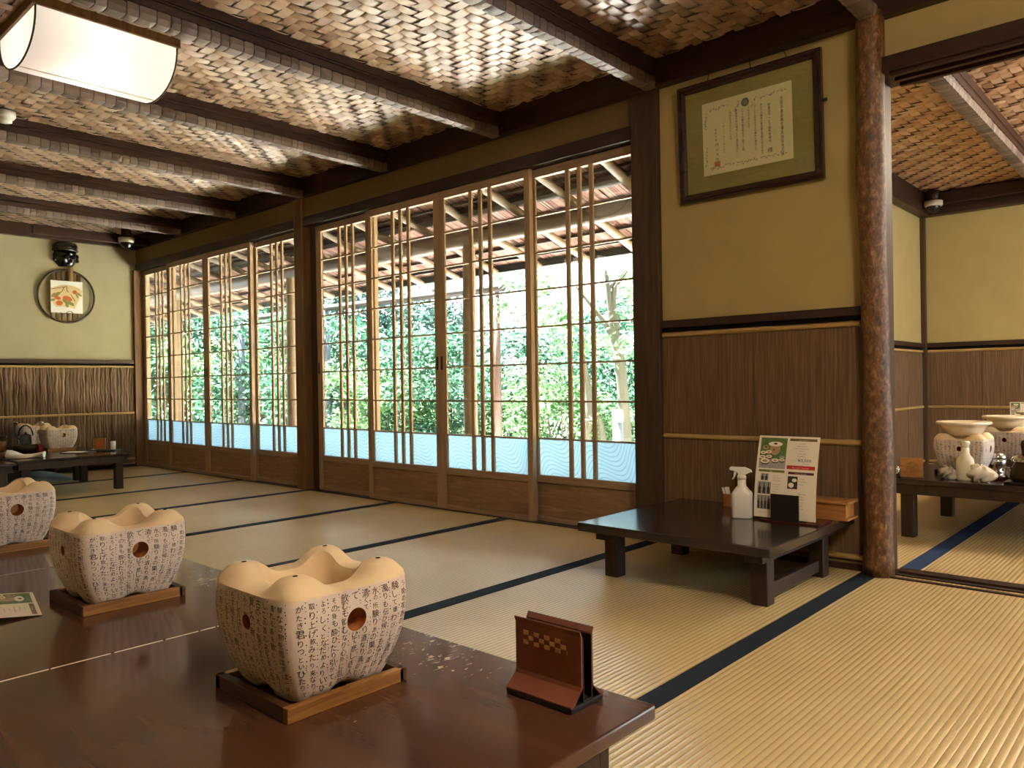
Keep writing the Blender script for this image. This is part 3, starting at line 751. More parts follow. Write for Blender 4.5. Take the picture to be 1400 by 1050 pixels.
# ------------------------------------------------------------------ braziers
def brazier_proto():
    t = thing('clay_brazier', '', 'brazier')
    HB, HT = .075, .1055; Hh = .149; n = 96
    def rs(th, hw, hl, e):
        c, s = math.cos(th), math.sin(th); k = (abs(c/hw)**e + abs(s/hl)**e)**(-1/e); return k*c, k*s
    def half(tz):
        q = min(1, tz/.72); return HB + (HT-HB)*math.sin(q*PI/2)**.9 + (.0012*math.sin(PI*max(0,(tz-.6)/.4)))
    mb = MB(); rings = []
    def ring(hw, z, e=7.0, zf=None):
        vs = []
        for k in range(n):
            th = 2*PI*k/n + PI/n
            x, y = rs(th, hw, hw*1.02, e); vs.append((x, y, (zf(x, y) if zf else z)))
        return vs
    def notch(x, y):
        s = min(abs(x), abs(y)); return .011*max(0, 1-(s/.026)**2)
    BUMP = [(sx*.0715, sy*.073) for sx in (-1, 1) for sy in (-1, 1)]
    def ztop(x, y):
        b = sum(math.exp(-(((x-a)**2+(y-c)**2)/(.040**2))**1.8) for a, c in BUMP)
        edge = max(abs(x)/HT, abs(y)/(HT*1.02))
        e_ = max(0, min(1, (1-edge)/.24)); return Hh + .0245*min(1, b) * (1-(1-e_)**2.2) + .004*(1-edge)
    rings.append(ring(.05, 0, 6, lambda x, y: .0)); mats = [0]
    rings.append(ring(HB-.003, 0, 6, notch)); mats.append(0)
    for i in range(15):
        tz = .02+.98*i/14
        rings.append(ring(half(tz), 0, 8.5, lambda x, y, tz=tz: Hh*tz + notch(x, y)*(1-tz)**2)); mats.append(1)
    for s in (.985, .95, .9, .84, .78, .72, .66, .60):
        rings.append(ring(HT*s, 0, 8.5 if s > .9 else (6.5 if s > .75 else 4.5), ztop)); mats.append(0)
    for hw, dz in ((.0605, -.004), (.0575, -.014), (.055, -.04), (.052, -.075), (.04, -.082)):
        rings.append(ring(hw, 0, 4, lambda x, y, dz=dz: Hh+dz + (.35*(ztop(x, y)-Hh) if dz > -.01 else 0))); mats.append(0)
    vs = [p for r_ in rings for p in r_]
    for i in range(len(rings)-1):
        mb.add([], [])
    mb.v = vs
    for i in range(len(rings)-1):
        for k in range(n):
            mb.f.append((i*n+k, i*n+(k+1)%n, (i+1)*n+(k+1)%n, (i+1)*n+k)); mb.m.append(1 if (mats[i] == 1 and mats[i+1] == 1) else 0); mb.s.append(True)
    mb.f.append(tuple(range(n))[::-1]); mb.m.append(0); mb.s.append(False)
    L = len(rings)-1
    mb.f.append(tuple(range(L*n, L*n+n))); mb.m.append(0); mb.s.append(False)
    mats_ = [M['clay'], M['paper_clay'], M['hole_clay'], M['gap_black'], M['ink']]
    body = mb.build('body', mats_, None)
    cut = MB()
    cut.tube([(-.2, .004, .105), (.2, .004, .105)], .0165, 24, 2); o1 = cut.build('cutter', mats_, None)
    cut = MB(); cut.tube([(.004, -.2, .108), (.004, -.06, .108)], .011, 20, 2); o2 = cut.build('cutter', mats_, None)
    for oc in (o1, o2):
        b = body.modifiers.new('hole', 'BOOLEAN'); b.object = oc; b.operation = 'DIFFERENCE'; b.solver = 'EXACT'
    dg = bpy.context.evaluated_depsgraph_get()
    me = bpy.data.meshes.new_from_object(body.evaluated_get(dg))
    old = body.data; body.modifiers.clear(); body.data = me; bpy.data.meshes.remove(old)
    bpy.data.objects.remove(o1); bpy.data.objects.remove(o2)
    for p in me.polygons:
        c = p.center; n_ = p.normal
        rx = math.hypot(c.y-.004, c.z-.105); ry = math.hypot(c.x-.004, c.z-.108)
        if (rx < .0163 and abs(n_.x) < .5) or (ry < .0108 and c.y < -.04 and abs(n_.y) < .5): p.material_index = 2
    me.set_sharp_from_angle(angle=math.radians(38))
    # lettering wrapped on the four faces, plus pinholes on the corner bumps
    lt = MB(); lt.v = [tuple(v.co) for v in me.vertices]; lt.f = [tuple(p.vertices) for p in me.polygons]; lt.m = [p.material_index for p in me.polygons]; lt.s = [p.use_smooth for p in me.polygons]
    colsA = ['うめの花あの夕けにて酒', '験して徳わびしさ酒のあり', '濁りも伝ひ候ともなりける', '水の所験りあの巣の酒かな', '清くて酒より酒なり満なり', 'て　　　恋ひて悲しき人の', '飲むも飲むなり心外に乱れ', 'その身も酔ひたり引かてま', 'よろしくとなだめよりいひ', '取り上げ飲みたり来なりと', 'がたき君りつといひたりて']
    colsB = ['験なき物を思はずは一坏の', '濁れる酒を飲むべくあるら', 'しこの酒の名を聖と負せし', '古の大き聖の言の宜しさか', '賢しみと物いふよりは酒飲', 'みて酔泣きするし勝りたり', 'らし言はむすべせむすべ知', 'らず極まりて貴きものは酒', 'にしあるらしなかなかに人', 'とあらずは酒壺になりにて', 'しかも酒に染みなむあな醜']
    def surf(face):
        def pl_(X, Y):
            tz = min(1, max(.02, Y/Hh)); hw = half(tz)
            e = 8.5; t_ = min(.985, abs(X)/hw)
            d = hw*(1-t_**e)**(1/e) * (1.02 if face in 'fb' else 1.0) + .0004
            if face == 'r': return (d, X*1.02, Y)
            if face == 'l': return (-d, -X*1.02, Y)
            if face == 'f': return (X, -d, Y)
            return (-X, d, Y)
        return pl_
    for face, cols in (('r', colsA), ('f', colsB), ('l', colsB), ('b', colsA)):
        base = surf(face)
        def warp(X, Y, base=base, face=face):
            tz = Y/Hh; k = half(max(.02, tz))/HT
            r_ = math.hypot(X-.0, Y-.105)
            return base(X*k, Y)
        tmp = MB()
        vtext(tmp, cols, .0108, .0116, .0172, .0875, .145, warp, 4, jitter=.0010)
        for ci in range(11):                       # small reading marks beside each column
            y = .146
            while y > .012:
                X = .0875 - ci*.0172 + .0075 + random.uniform(-.0008, .0008); a, b = random.uniform(.0006, .0013), random.uniform(.0006, .0012)
                if random.random() < .62: tmp.add([warp(X-a, y-b*.4), warp(X+a*.4, y-b), warp(X+a, y+b*.5), warp(X-a*.5, y+b)], [(0,1,2,3)], 4)
                y -= random.uniform(.003, .0065)
        # keep clear of the vent hole
        R = .019 if face in 'rl' else .013
        keep = []
        for q in tmp.f:
            c = sum((Vector(tmp.v[i]) for i in q), Vector())/len(q)
            a = c.y if face in 'rl' else c.x
            if math.hypot(a-.004, c.z-.106) > R and c.z > notch(c.x, c.y)+.004: keep.append(q)
        lt.add(tmp.v, keep, 4)
    for a, c in BUMP:
        z = ztop(a*.97, c*.97)
        lt.lathe([(0,.0006),(.0035,.0005),(.0042,-.001)], 12, (a*.97, c*.97, z), 3)
    body.data = lt.mesh('body', mats_); bpy.data.meshes.remove(me)
    body.data.set_sharp_from_angle(angle=math.radians(38))
    body.parent = t
    return t
BZ = brazier_proto()
used = [False]
def brazier(x, y, z, label, rz=0, grp='poem lettered clay braziers'):
    t = BZ if not used[0] else copy_tree(BZ)
    used[0] = True
    t.location = (x, y, z); t.rotation_euler.z = rz; t['label'] = label; t['group'] = grp; return t
def tray_proto():
    t = thing('brazier_tray', '', 'tray'); a = .0985; b = .1015
    MB().box(-a+.006, a-.006, -b+.006, b-.006, .003, .008).build('base_board', M['tray_dark'], t)
    for nm, d, mt in (('rail', (a-.013, a, -b, b-.006, 0, .02), 'tray_light'), ('rail', (-a, -a+.013, -b, b-.006, 0, .02), 'tray_light'),
                      ('rail', (-a, a-.013, -b, -b+.013, 0, .02), 'tray_dark'), ('rail', (-a, a, b-.013, b, 0, .02), 'tray_dark')):
        MB().box(*d).build(nm, M[mt], t, bevel=.001)
    m_ = MB()
    for i in range(11):
        yy = -b+.02+i*.0158; m_.box(-a+.014, a-.014, yy, yy+.007, .008, .0105)
    m_.build('slats', M['tray_dark'], t)
    return t
TR = tray_proto(); usedt = [False]
def tray(x, y, z, label):
    t = TR if not usedt[0] else copy_tree(TR)
    usedt[0] = True; t.location = (x, y, z); t['label'] = label; t['group'] = 'wooden brazier trays'; return t

# ------------------------------------------------------------------ low tables
def low_table(x0, x1, y0, y1, h, label, top='table_top', th=.02, ap=.05, leg=.05, inset=.015, insy=.09, legs=None, legm='table_leg', apron=True):
    cx, cy = (x0+x1)/2, (y0+y1)/2
    t = thing('low_table', label, 'table', (cx, cy, 0)); a, b = (x1-x0)/2, (y1-y0)/2
    MB().box(-a, a, -b, b, h-th, h).build('tabletop', M[top], t, bevel=.003)
    if apron:
        m_ = MB(); m_.box(-a+inset, a-inset, -b+insy, -b+insy+.02, h-th-ap, h-th); m_.box(-a+inset, a-inset, b-insy-.02, b-insy, h-th-ap, h-th)
        m_.box(-a+inset, -a+inset+.02, -b+insy+.02, b-insy-.02, h-th-ap, h-th); m_.box(a-inset-.02, a-inset, -b+insy+.02, b-insy-.02, h-th-ap, h-th)
        m_.build('apron', M[legm], t, bevel=.002)
    for lx, ly in (legs or [(s*(a-inset-.022-leg/2), q*(b-insy-.022-leg/2)) for s in (-1, 1) for q in (-1, 1)]):
        MB().box(lx-leg/2, lx+leg/2, ly-leg/2, ly+leg/2, 0, h-th).build('leg', M[legm], t, bevel=.003)
    return t
H = .26
low_table(-1.884, -1.075, -2.93, -2.03, H, 'glossy brown low table at the front carrying the leather menu holder')
we = [o for o in COL.objects if o.name.startswith('low_table')][0]
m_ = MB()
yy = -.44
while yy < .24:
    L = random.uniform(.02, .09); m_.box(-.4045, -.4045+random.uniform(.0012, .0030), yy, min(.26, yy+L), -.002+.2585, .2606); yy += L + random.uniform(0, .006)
o_ = m_.build('seam_highlight', M['white_paper'], we); o_['label'] = 'pale painted edge highlight along the joint'  # pale strip painted as the light caught on the seam edge
low_table(-2.672, -1.886, -2.93, -2.032, H, 'glossy brown low table under the middle near brazier and the flat menu')
low_table(-3.46, -2.674, -2.93, -2.03, H, 'glossy brown low table under the brazier cut by the left edge')
for x, lb in ((-1.507, 'nearest'), (-2.242, 'middle'), (-3.062, 'third')):
    d = {'nearest': ('largest clay brazier in front, lettered with brush writing', 'wooden tray under the largest clay brazier in front'),
         'middle': ('clay brazier between the largest one and the one cut by the left edge', 'wooden tray under the middle of the three near braziers'),
         'third': ('clay brazier on the near tables cut off by the left edge', 'wooden tray under the near brazier cut by the left edge')}[lb]
    tray(x, -2.295, H, d[1]); brazier(x, -2.293, H+.0105, d[0])

# leather menu holder on the near table
mh = thing('menu_holder', 'brown leather menu holder with a woven gold band on the near table', 'menu holder', (-1.202, -2.096, H))
MB().box(-.06, .06, -.036, .036, 0, .0075).build('base', M['leather_dark'], mh, bevel=.0015)
def strip(sgn):
    o_ = [(-.0365,.0075),(-.0365,.0095),(-.0155,.0245),(-.0135,.03),(-.0135,.098),(-.0165,.106),(-.0148,.107),(-.0105,.099),(-.0105,.0275),(-.030,.0075)]
    return [(sgn*-a if sgn < 0 else a, b) for a, b in o_]
fp = MB().prism(strip(1), 'x', -.06, .06).build('front_panel', M['leather'], mh, bevel=.0008)
bp = MB().prism([(-a, b) for a, b in strip(1)], 'x', -.06, .06).build('back_panel', M['leather'], mh, bevel=.0008)
wv = MB()
for i in range(8):
    for j in range(3):
        xx = -.044+i*.0098; zz = .069+j*.0068; k = (i+j) % 2
        wv.box(xx+.0004, xx+.0094 + (.002 if k else 0), -.0150 + (.0006 if k else 0), -.0133, zz, zz+.006, k)
wv.build('woven_band', [M['woven_gold'], M['leather']], fp, bevel=.0008)
m_ = MB(); m_.box(-.0605, .0605, -.0105, .0105, .0075, .012); m_.box(-.0603, .0603, -.0104, -.0085, .012, .097); m_.box(-.0603, .0603, .0085, .0104, .012, .097); m_.box(-.0603, .0603, -.03, .03, .0076, .0095); m_.build('slot_dark_plates', M['leather_dark'], mh)  # dark plates added only to keep the slot black inside

# ------------------------------------------------------------------ printed menu sheets
MM = [M['white_paper'], M['photo_green'], M['olive'], M['red'], M['maroon'], M['print_dark'], M['print_grey'], M['print_brown'], M['print_clay']]
def menu_mesh(W, Hh, surf):
    """surf(u, v, lift): u in [0,W], v in [0,Hh]"""
    mb = MB()
    mb.grid(lambda a, b: surf(a*W, b*Hh, 0), 2, 12, 0, True); mb.grid(lambda a, b: surf(a*W, b*Hh, -.0006), 2, 12, 0, True)
    def rect(x0, y0, x1, y1, mi, l=.0004):
        n = 6
        mb.grid(lambda a, b: surf((x0+(x1-x0)*a)*W, (y0+(y1-y0)*b)*Hh, l), 1, n, mi)
    def disc(cx, cy, rx, ry, mi, l=.0008, n=14):
        mb.add([surf((cx+rx*math.cos(2*PI*k/n))*W, (cy+ry*math.sin(2*PI*k/n))*Hh, l) for k in range(n)], [tuple(range(n))], mi)
    def t(s, size, x, y, mi=5, al='c', l=.0008, sx=1.0):
        htext(mb, s, size*Hh, x*W, y*Hh, lambda a, b: surf(a, b, l), mi, al, sx)
    rect(.04, .60, .48, .975, 1); rect(.04, .60, .48, .72, 6, .0006)
    # the stove and its dishes printed in the photograph
    disc(.29, .84, .09, .075, 8); disc(.29, .90, .12, .03, 0, .001); disc(.29, .905, .03, .012, 5, .0012); disc(.27,.83,.012,.012,5,.0012)
    disc(.13, .855, .05, .028, 8); disc(.13,.862,.02,.01,5,.001)
    for cx, cy, rr in ((.10,.79,.05),(.19,.80,.05),(.09,.735,.055),(.20,.745,.05),(.14,.69,.075),(.31,.70,.055),(.42,.71,.045)):
        disc(cx, cy-.014, rr, rr*.42, 5, .0009); disc(cx, cy, rr, rr*.42, 0, .0010); disc(cx, cy, rr*.6, rr*.2, 8, .0012)
    disc(.42,.745,.045,.018,6,.0013)
    rect(.52, .945, .96, .975, 7)
    t('Kyoto-style course', .013, .74, .953, 0)
    for i, s in enumerate(('Sesame tofu', 'Grilled tofu with miso', 'Grated yam soup with barley', 'Boiled tofu', 'Vegetable tempura', 'Rice and Pickles')):
        t(s, .0135, .73, .91-.030*i)
    t('per person', .012, .60, .705); t('¥3,500', .05, .79, .697, 5, 'c', .0008, 1.15); t('(tax included)', .012, .82, .672)
    rect(.51, .605, .96, .65, 3); t('No credit / Cash only', .021, .735, .618, 0, 'c', .0010)
    rect(.05, .555, .48, .583, 2); t('Drink', .016, .26, .562, 0, 'c', .001)
    rect(.54, .545, .95, .573, 4); t('Other original desserts', .014, .745, .552, 0, 'c', .001)
    def photo(x0, y0, x1, y1, nb):
        rect(x0, y0, x1, y1, 6)
        for i in range(nb):
            cx = x0+(x1-x0)*(i+.5)/nb; w = (x1-x0)/nb*.3
            mb.add([surf(a*W, b*Hh, .0009) for a, b in ((cx-w, y0+.004), (cx+w, y0+.004), (cx+w, y0+(y1-y0)*.5), (cx+w*.35, y0+(y1-y0)*.65), (cx+w*.35, y0+(y1-y0)*.92), (cx-w*.35, y0+(y1-y0)*.92), (cx-w*.35, y0+(y1-y0)*.65), (cx-w, y0+(y1-y0)*.5))], [tuple(range(8))], 5)
    photo(.09, .45, .22, .535, 2); photo(.05, .285, .27, .435, 3); photo(.05, .10, .27, .27, 4)
    t('Beer 600  Sake 700', .011, .16, .06)
    for i in range(3): t(('Large bottle', 'Small bottle 500', 'Non alcohol 450')[i], .013, .30, .51-.028*i, 5, 'l')
    for i in range(4): t(('Sake 2 go 1,100', 'Sake 1 go 600', 'Cold sake 900', 'Plum wine')[i], .013, .30, .405-.028*i, 5, 'l')
    rect(.54, .37, .70, .52, 5); disc(.60,.415,.045,.03,0,.001); disc(.65,.475,.04,.022,0,.001)
    for i in range(3): t(('Ice cream', 'with red bean', 'and mochi')[i], .014, .73, .49-.032*i, 5, 'l')
    for i in range(4): t(('All cold noodles', 'soba with', 'grated yam', 'tofu is cold')[i], .014, .72, .31-.032*i, 5, 'l')
    for i in range(3): t(('We have', 'warm soba', 'too')[i], .014, .72, .17-.032*i, 5, 'l')
    return mb
def stand_surf(u, v, l):
    # leans back, gently curved; local origin at the bottom left corner
    t_ = v/.30
    y = .085*t_**1.5; z = .2835*t_
    return (u - .012*t_ , y - l, z)
ms = menu_mesh(.221, .30, stand_surf).build('menu_sheet', MM, None, (-1.733, -.312, .215), norm=False)
tag(ms, 'upright printed menu sheet priced ¥3,500 on the small dark table', 'menu')
fm = menu_mesh(.215, .29, lambda u, v, l: (u-.215, v-.29, .001 + .105*(.29-v)*(1-.9*(.29-v)) + l))
fo = fm.build('menu_sheet', MM, None, (-2.225, -2.444, H), norm=False, rz=-.2)
tag(fo, 'printed menu lying flat on the near table at the left edge', 'menu')

# ------------------------------------------------------------------ small dark table on the right and what stands on it
HR = .205
st = low_table(-2.19, -1.478, -.755, -.035, HR, 'small square dark table below the certificate', 'table_dark', .03, .028, .054, .03, .06, legs=[(.275, -.235), (-.29, -.225), (.275, .225), (-.29, .235)], apron=False)
for xx in (-.29, .275):
    MB().box(xx-.03, xx+.03, -.30, .30, HR-.065, HR-.03).build('leg_rail', M['table_leg'], st, bevel=.002)
MB().box(.262, .288, -.2, .2, .02, .06).build('stretcher', M['table_leg'], st, bevel=.003)
sb = thing('spray_bottle', 'white trigger spray bottle on the small dark table', 'bottle', (-1.775, -.318, HR), math.radians(20))
m_ = MB(); sec = []
for w, d, z in ((.034,.024,0),(.036,.026,.004),(.036,.026,.085),(.034,.024,.092),(.022,.018,.108),(.015,.015,.116),(.0145,.0145,.14),(.0135,.0135,.146)):
    e = 6 if z < .095 else 2.4; row = []
    for kk in range(28):
        th = 2*PI*kk/28; c, s = math.cos(th), math.sin(th); q = (abs(c/w)**e+abs(s/d)**e)**(-1/e); row.append((q*c, q*s, z))
    sec.append(row)
vs = [p for r_ in sec for p in r_]
m_.add(vs, [(i*28+k, i*28+(k+1)%28, (i+1)*28+(k+1)%28, (i+1)*28+k) for i in range(len(sec)-1) for k in range(28)], 0, True); m_.add(sec[0], [tuple(range(28))[::-1]])
m_.build('bottle_body', M['white_plastic'], sb)
MB().lathe([(0,.139),(.016,.139),(.016,.15),(.012,.156),(0,.156)], 20).build('collar', M['white_plastic'], sb)
MB().prism([(-.042,.172),(-.042,.181),(-.036,.1835),(.012,.183),(.032,.174),(.037,.166),(.028,.1645),(.014,.157),(.012,.152),(-.012,.152),(-.014,.164),(-.03,.170)], 'y', -.009, .009).build('spray_head', M['white_plastic'], sb, bevel=.002)
MB().prism([(-.018,.165),(-.0265,.166),(-.029,.148),(-.035,.138),(-.031,.137),(-.024,.146),(-.019,.158)], 'y', -.005, .005).build('trigger', M['white_plastic'], sb, bevel=.001)
ph = thing('toothpick_holder', 'small wooden holder with white paper sticks behind the spray bottle', 'holder', (-1.935, -.1, HR))
m_ = MB(); m_.box(-.016,.016,-.016,.016,0,.004)
for d in ((-.016,-.013,-.016,.016,.004,.048),(.013,.016,-.016,.016,.004,.048),(-.013,.013,-.016,-.013,.004,.048),(-.013,.013,.013,.016,.004,.048)): m_.box(*d)
m_.build('holder_cup', M['pick_wood'], ph)
for i, (dx, tl) in enumerate(((-.006,-.022),(.0,-.018),(.005,-.010),(-.002,-.013))):
    ps = MB(); ps.box(-.0035,.0035,-.0012,.0012,0,.068, xf=Matrix.Translation((dx,-.004+.003*i,.006)) @ Matrix.Rotation(tl*14, 4, 'Y'))
    tag(ps.build('paper_stick', M['white_paper'], None, (-1.935, -.1, HR)), 'white paper wrapped stick standing in the small wooden holder', 'stick', 'paper wrapped sticks in the holder')
dh = thing('menu_holder', 'dark menu holder gripping the upright printed sheet', 'menu holder', (-1.613, -.300, HR))
MB().box(-.088, .12, -.036, .085, 0, .006).build('base', M['red_lacquer'], dh, bevel=.001)
MB().box(-.05, .05, -.0305, -.0265, .006, .098).build('front_plate', M['leather_dark'], dh, bevel=.0008)
bk = MB(); bk.add([(-.05,.0255,.006),(.05,.0255,.006),(.05,.0415,.098),(-.05,.0415,.098),(-.05,.0295,.006),(.05,.0295,.006),(.05,.0455,.098),(-.05,.0455,.098)], [(0,3,2,1),(4,5,6,7),(0,1,5,4),(1,2,6,5),(2,3,7,6),(3,0,4,7)]); bk.build('back_plate', M['leather_dark'], dh)
wb = thing('wooden_box', 'light wooden lidded box overhanging the right end of the small dark table', 'box', (-1.54, -.125, HR))
MB().box(-.115, .078, -.042, .042, .009, .058).build('box_body', M['box_wood'], wb, bevel=.001)
MB().box(-.125, .088, -.052, .052, 0, .009).build('foot_board', M['box_wood'], wb, bevel=.002)
m_ = MB(); m_.box(-.125, .088, -.052, .052, .058, .067); m_.box(-.112, .075, -.04, .04, .067, .069); m_.build('lid', M['box_wood'], wb, bevel=.002)

# ------------------------------------------------------------------ certificate
fr = thing('framed_certificate', 'framed award certificate hanging on the ochre wall', 'picture', (-1.875, -.004, 1.694))
W_, H_ = .302, .242
tilt = Matrix.Rotation(math.radians(2.0), 4, 'X') @ Matrix.Translation((0, -.012, 0))
m_ = MB()
def mould(poly):
    pass
prof = [(0,0),(0,-.018),(.006,-.024),(.014,-.020),(.024,-.023),(.034,-.012),(.034,0)]
cor = [(-1,-1),(1,-1),(1,1),(-1,1)]
for i in range(4):
    a, b = cor[i], cor[(i+1)%4]
    vs = []
    for c in (a, b):
        for d, yy in prof: vs.append((c[0]*(W_-d), yy, c[1]*(H_-d)))
    n = len(prof)
    m_.add(vs, [(k, (k+1)%n, n+(k+1)%n, n+k) for k in range(n)], 0, False, tilt)
m_.build('frame', M['frame_wood'], fr)
MB().box(-W_+.03, W_-.03, -.006, -.002, -H_+.03, H_-.03, xf=tilt).build('mount', M['mat_green'], fr)
m_ = MB(); pw, phh = .189, .148
pc = (-.003, .005)
def cp(u, v, l=.0): return tuple(tilt @ Vector((pc[0]+u, -.0075-l, pc[1]+v)))
m_.add([cp(-pw,-phh), cp(pw,-phh), cp(pw,phh), cp(-pw,phh)], [(0,1,2,3)], 0); m_.add([cp(-pw,-phh,-.001), cp(pw,-phh,-.001), cp(pw,phh,-.001), cp(-pw,phh,-.001)], [(0,3,2,1)], 0)
P1 = lambda a, b: cp(a, b, .0006)
vtext(m_, ['京都市食品衛生優良施設指定証'], .0165, .0163, .03, .148, .098, P1, 1, .75)
vtext(m_, [('飲食店サービス調所南禅寺', 0)], .013, .0128, .03, .098, .085, P1, 1, .9)
vtext(m_, ['様'], .022, .02, .03, .098, -.088, P1, 1)
vtext(m_, ['あなたの施設は食品衛生管理の認定を受け', 'ることと認めますその優れた施設とな', 'るものであります', 'よって京都市食品衛生法に関する規', '要綱第六条の規定により優良施設とし', '指定証を交付いたします'], .0104, .0106, .0262, .066, .092, P1, 1)
vtext(m_, [('平成二十八年十二月十五日', 0)], .0088, .0105, .03, -.095, .055, P1, 1)
vtext(m_, [('京都市長', 0)], .011, .0135, .03, -.130, .038, P1, 1); vtext(m_, ['門川大作'], .0155, .019, .03, -.127, -.022, P1, 1)
m_.add([cp(-.140,-.118,.0005), cp(-.114,-.118,.0005), cp(-.114,-.097,.0005), cp(-.140,-.097,.0005)], [(0,1,2,3)], 3)
def scroll(u, v, du, dv, n):
    for i in range(n):
        a = random.uniform(0, 6.28); s = random.uniform(.002, .0055)
        cx, cy = u + du*(i/(n-1)-.5) + random.uniform(-.004,.004), v + dv*(i/(n-1)-.5) + random.uniform(-.006,.006)
        m_.add([cp(cx+s*math.cos(a+q*PI/3)*(1 if q % 2 else .45), cy+s*math.sin(a+q*PI/3)*(1 if q % 2 else .45), .0004+.00001*i) for q in range(6)], [tuple(range(6))], 2)
scroll(-.115, .118, .09, .006, 22); scroll(.115, .118, .1, .006, 26); scroll(-.105, -.122, .1, .004, 24); scroll(.0, -.122, .09, .004, 22); scroll(.115, -.122, .1, .004, 24); scroll(-.175, .07, .004, .06, 16); scroll(-.175, -.07, .004, .08, 18); scroll(-.035, .105, .02, .03, 10); scroll(.035, .105, .02, .03, 10)
for k in range(16):
    a = 2*PI*k/16
    m_.add([cp(.0+.017*math.cos(a+d)*q, .112+.017*math.sin(a+d)*q, .0007) for d, q in ((0,.25),(-.16,.9),(0,1.02),(.16,.9))], [(0,1,2,3)], 1)
n = 20; m_.add([cp(.006*math.cos(2*PI*k/n), .112+.006*math.sin(2*PI*k/n), .001) for k in range(n)], [tuple(range(n))], 2)
m_.build('certificate_paper', [M['cert_paper'], M['ink'], M['cert_grey'], M['seal_red']], fr, norm=False)
gp = MB().box(-W_+.032, W_-.032, -.0125, -.0115, -H_+.032, H_-.032, xf=tilt); gp.build('glass', M['glass'], fr)
for xx, tx in ((-.17, -.155), (.02, .02), (.17, .155)):
    m_ = MB(); m_.tube([(xx, -.018, H_-.005), (tx, -.03, H_+.04)], .0018, 6); m_.build('hanging_wire', M['wire'], fr)
m_ = MB(); m_.tube([(W_-.002, -.012, .05), (W_+.012, -.012, .05)], .006, 10); m_.build('side_hook', M['wire'], fr)

# ------------------------------------------------------------------ end wall: mask and round plaque
mk = thing('carved_mask', 'black carved folk mask with a cap high on the end wall', 'mask', (XL, -.593, 1.762))
def face(uu, vv):
    th = -PI/2 + PI*uu; z = .155*vv                         # half cylinder bulging towards +x
    wv_ = .05 + .040*math.sin(min(1, vv*2.1)*PI/2)
    d = .075*(.35+.65*math.sin(PI*min(1, max(.05, vv*.9+.1)))**.6)
    y = wv_*math.sin(th); x = d*math.cos(th)
    g_ = lambda cy, cz, s: math.exp(-(((y-cy)**2+(z-cz)**2)/s**2))
    x += .018*g_(0, .085, .014) + .010*g_(0, .072, .012) + .014*(g_(.035, .06, .02)+g_(-.035, .06, .02)) - .013*(g_(.03, .098, .012)+g_(-.03, .098, .012)) - .012*g_(0, .038, .012) + .008*g_(0, .026, .01) + .01*(g_(.03, .117, .014)+g_(-.03, .117, .014)) + .008*g_(0,.01,.014)
    return (max(.002, x), y, z)
m_ = MB(); m_.grid(face, 40, 36); m_.build('face', M['mask'], mk, norm=False)
m_ = MB()
def cap(uu, vv):
    th = -PI/2 + PI*uu; ph_ = PI/2*vv
    rr = 1.0 + .05*math.sin(vv*PI); 
    return (max(.002, .09*math.cos(th)*math.cos(ph_*.98)**.3*rr), .099*math.sin(th)*math.cos(ph_*.98)**.3*rr, .148 + .064*math.sin(ph_))
m_.grid(cap, 36, 12); m_.tube([(.002+.084*math.cos(-PI/2+PI*i/24), .094*math.sin(-PI/2+PI*i/24), .142) for i in range(25)], .010, 8); m_.build('cap', M['mask'], mk, norm=False)
for s in (-1, 1):
    m_ = MB(); m_.lathe([(0.001,-.034),(.012,-.03),(.016,-.018),(.012,0),(.015,.02),(.012,.034),(.001,.04)], 14, (.022, s*.088, .075)); m_.build('ear', M['mask'], mk)
rp = thing('round_plaque', 'round bamboo hoop plaque with upright slats below the mask', 'wall ornament', (XL+.012, -.592, 1.51))
m_ = MB(); m_.tube([(.006, .222*math.cos(2*PI*i/64), .226*math.sin(2*PI*i/64)) for i in range(65)], .0085, 10, cap=False); m_.build('hoop', M['hoop'], rp)
for i, yy in enumerate((-.105, -.063, -.021, .021, .063, .1)):
    h = math.sqrt(.222**2-yy**2)-.004
    m_ = MB(); m_.tube([(-.001, yy, -h), (-.001, yy, h)], .018, 10, sq=.45); m_.build('slat', M['slat'], rp)
m_ = MB(); m_.tube([(.012, .03, .05), (.012, .03, .262)], .018, 12, sq=.5); m_.tube([(.012, .03+.018, .05), (.012, .03+.018, .255)], .006, 8); m_.build('hanger_strip', M['bamboo_z'], rp)
m_ = MB(); m_.tube([(.034, -.03+.1*i/10-.03, -.142-.012*math.sin(i*PI/5)*1.0) for i in range(11)], .003, 6); m_.build('card_cord', M['hoop'], rp)
cd_ = MB(); cw = .125
cd_.box(0, .006, -cw, cw, -.137, .137, 0)
def cq(a, b, l): return (.0062+l, a, b)
arcp = [(-cw+.002, .07)] + [(-cw+.002 + (2*cw-.004)*i/16, .07 + .035*math.sin(PI*i/16)) for i in range(1, 16)] + [(cw-.002, .055), (.06,-.10), (.02,-.085), (-.05,-.085), (-.085,-.09), (-cw+.002, -.04)]
cd_.add([cq(a, b, 0) for a, b in arcp], [tuple(range(len(arcp)))], 1)
def blob(a, b, ra, rb, rot, mi, l, n=16):
    cd_.add([cq(a + ra*math.cos(2*PI*k/n)*math.cos(rot) - rb*math.sin(2*PI*k/n)*math.sin(rot), b + ra*math.cos(2*PI*k/n)*math.sin(rot) + rb*math.sin(2*PI*k/n)*math.cos(rot), l) for k in range(n)], [tuple(range(n))], mi)
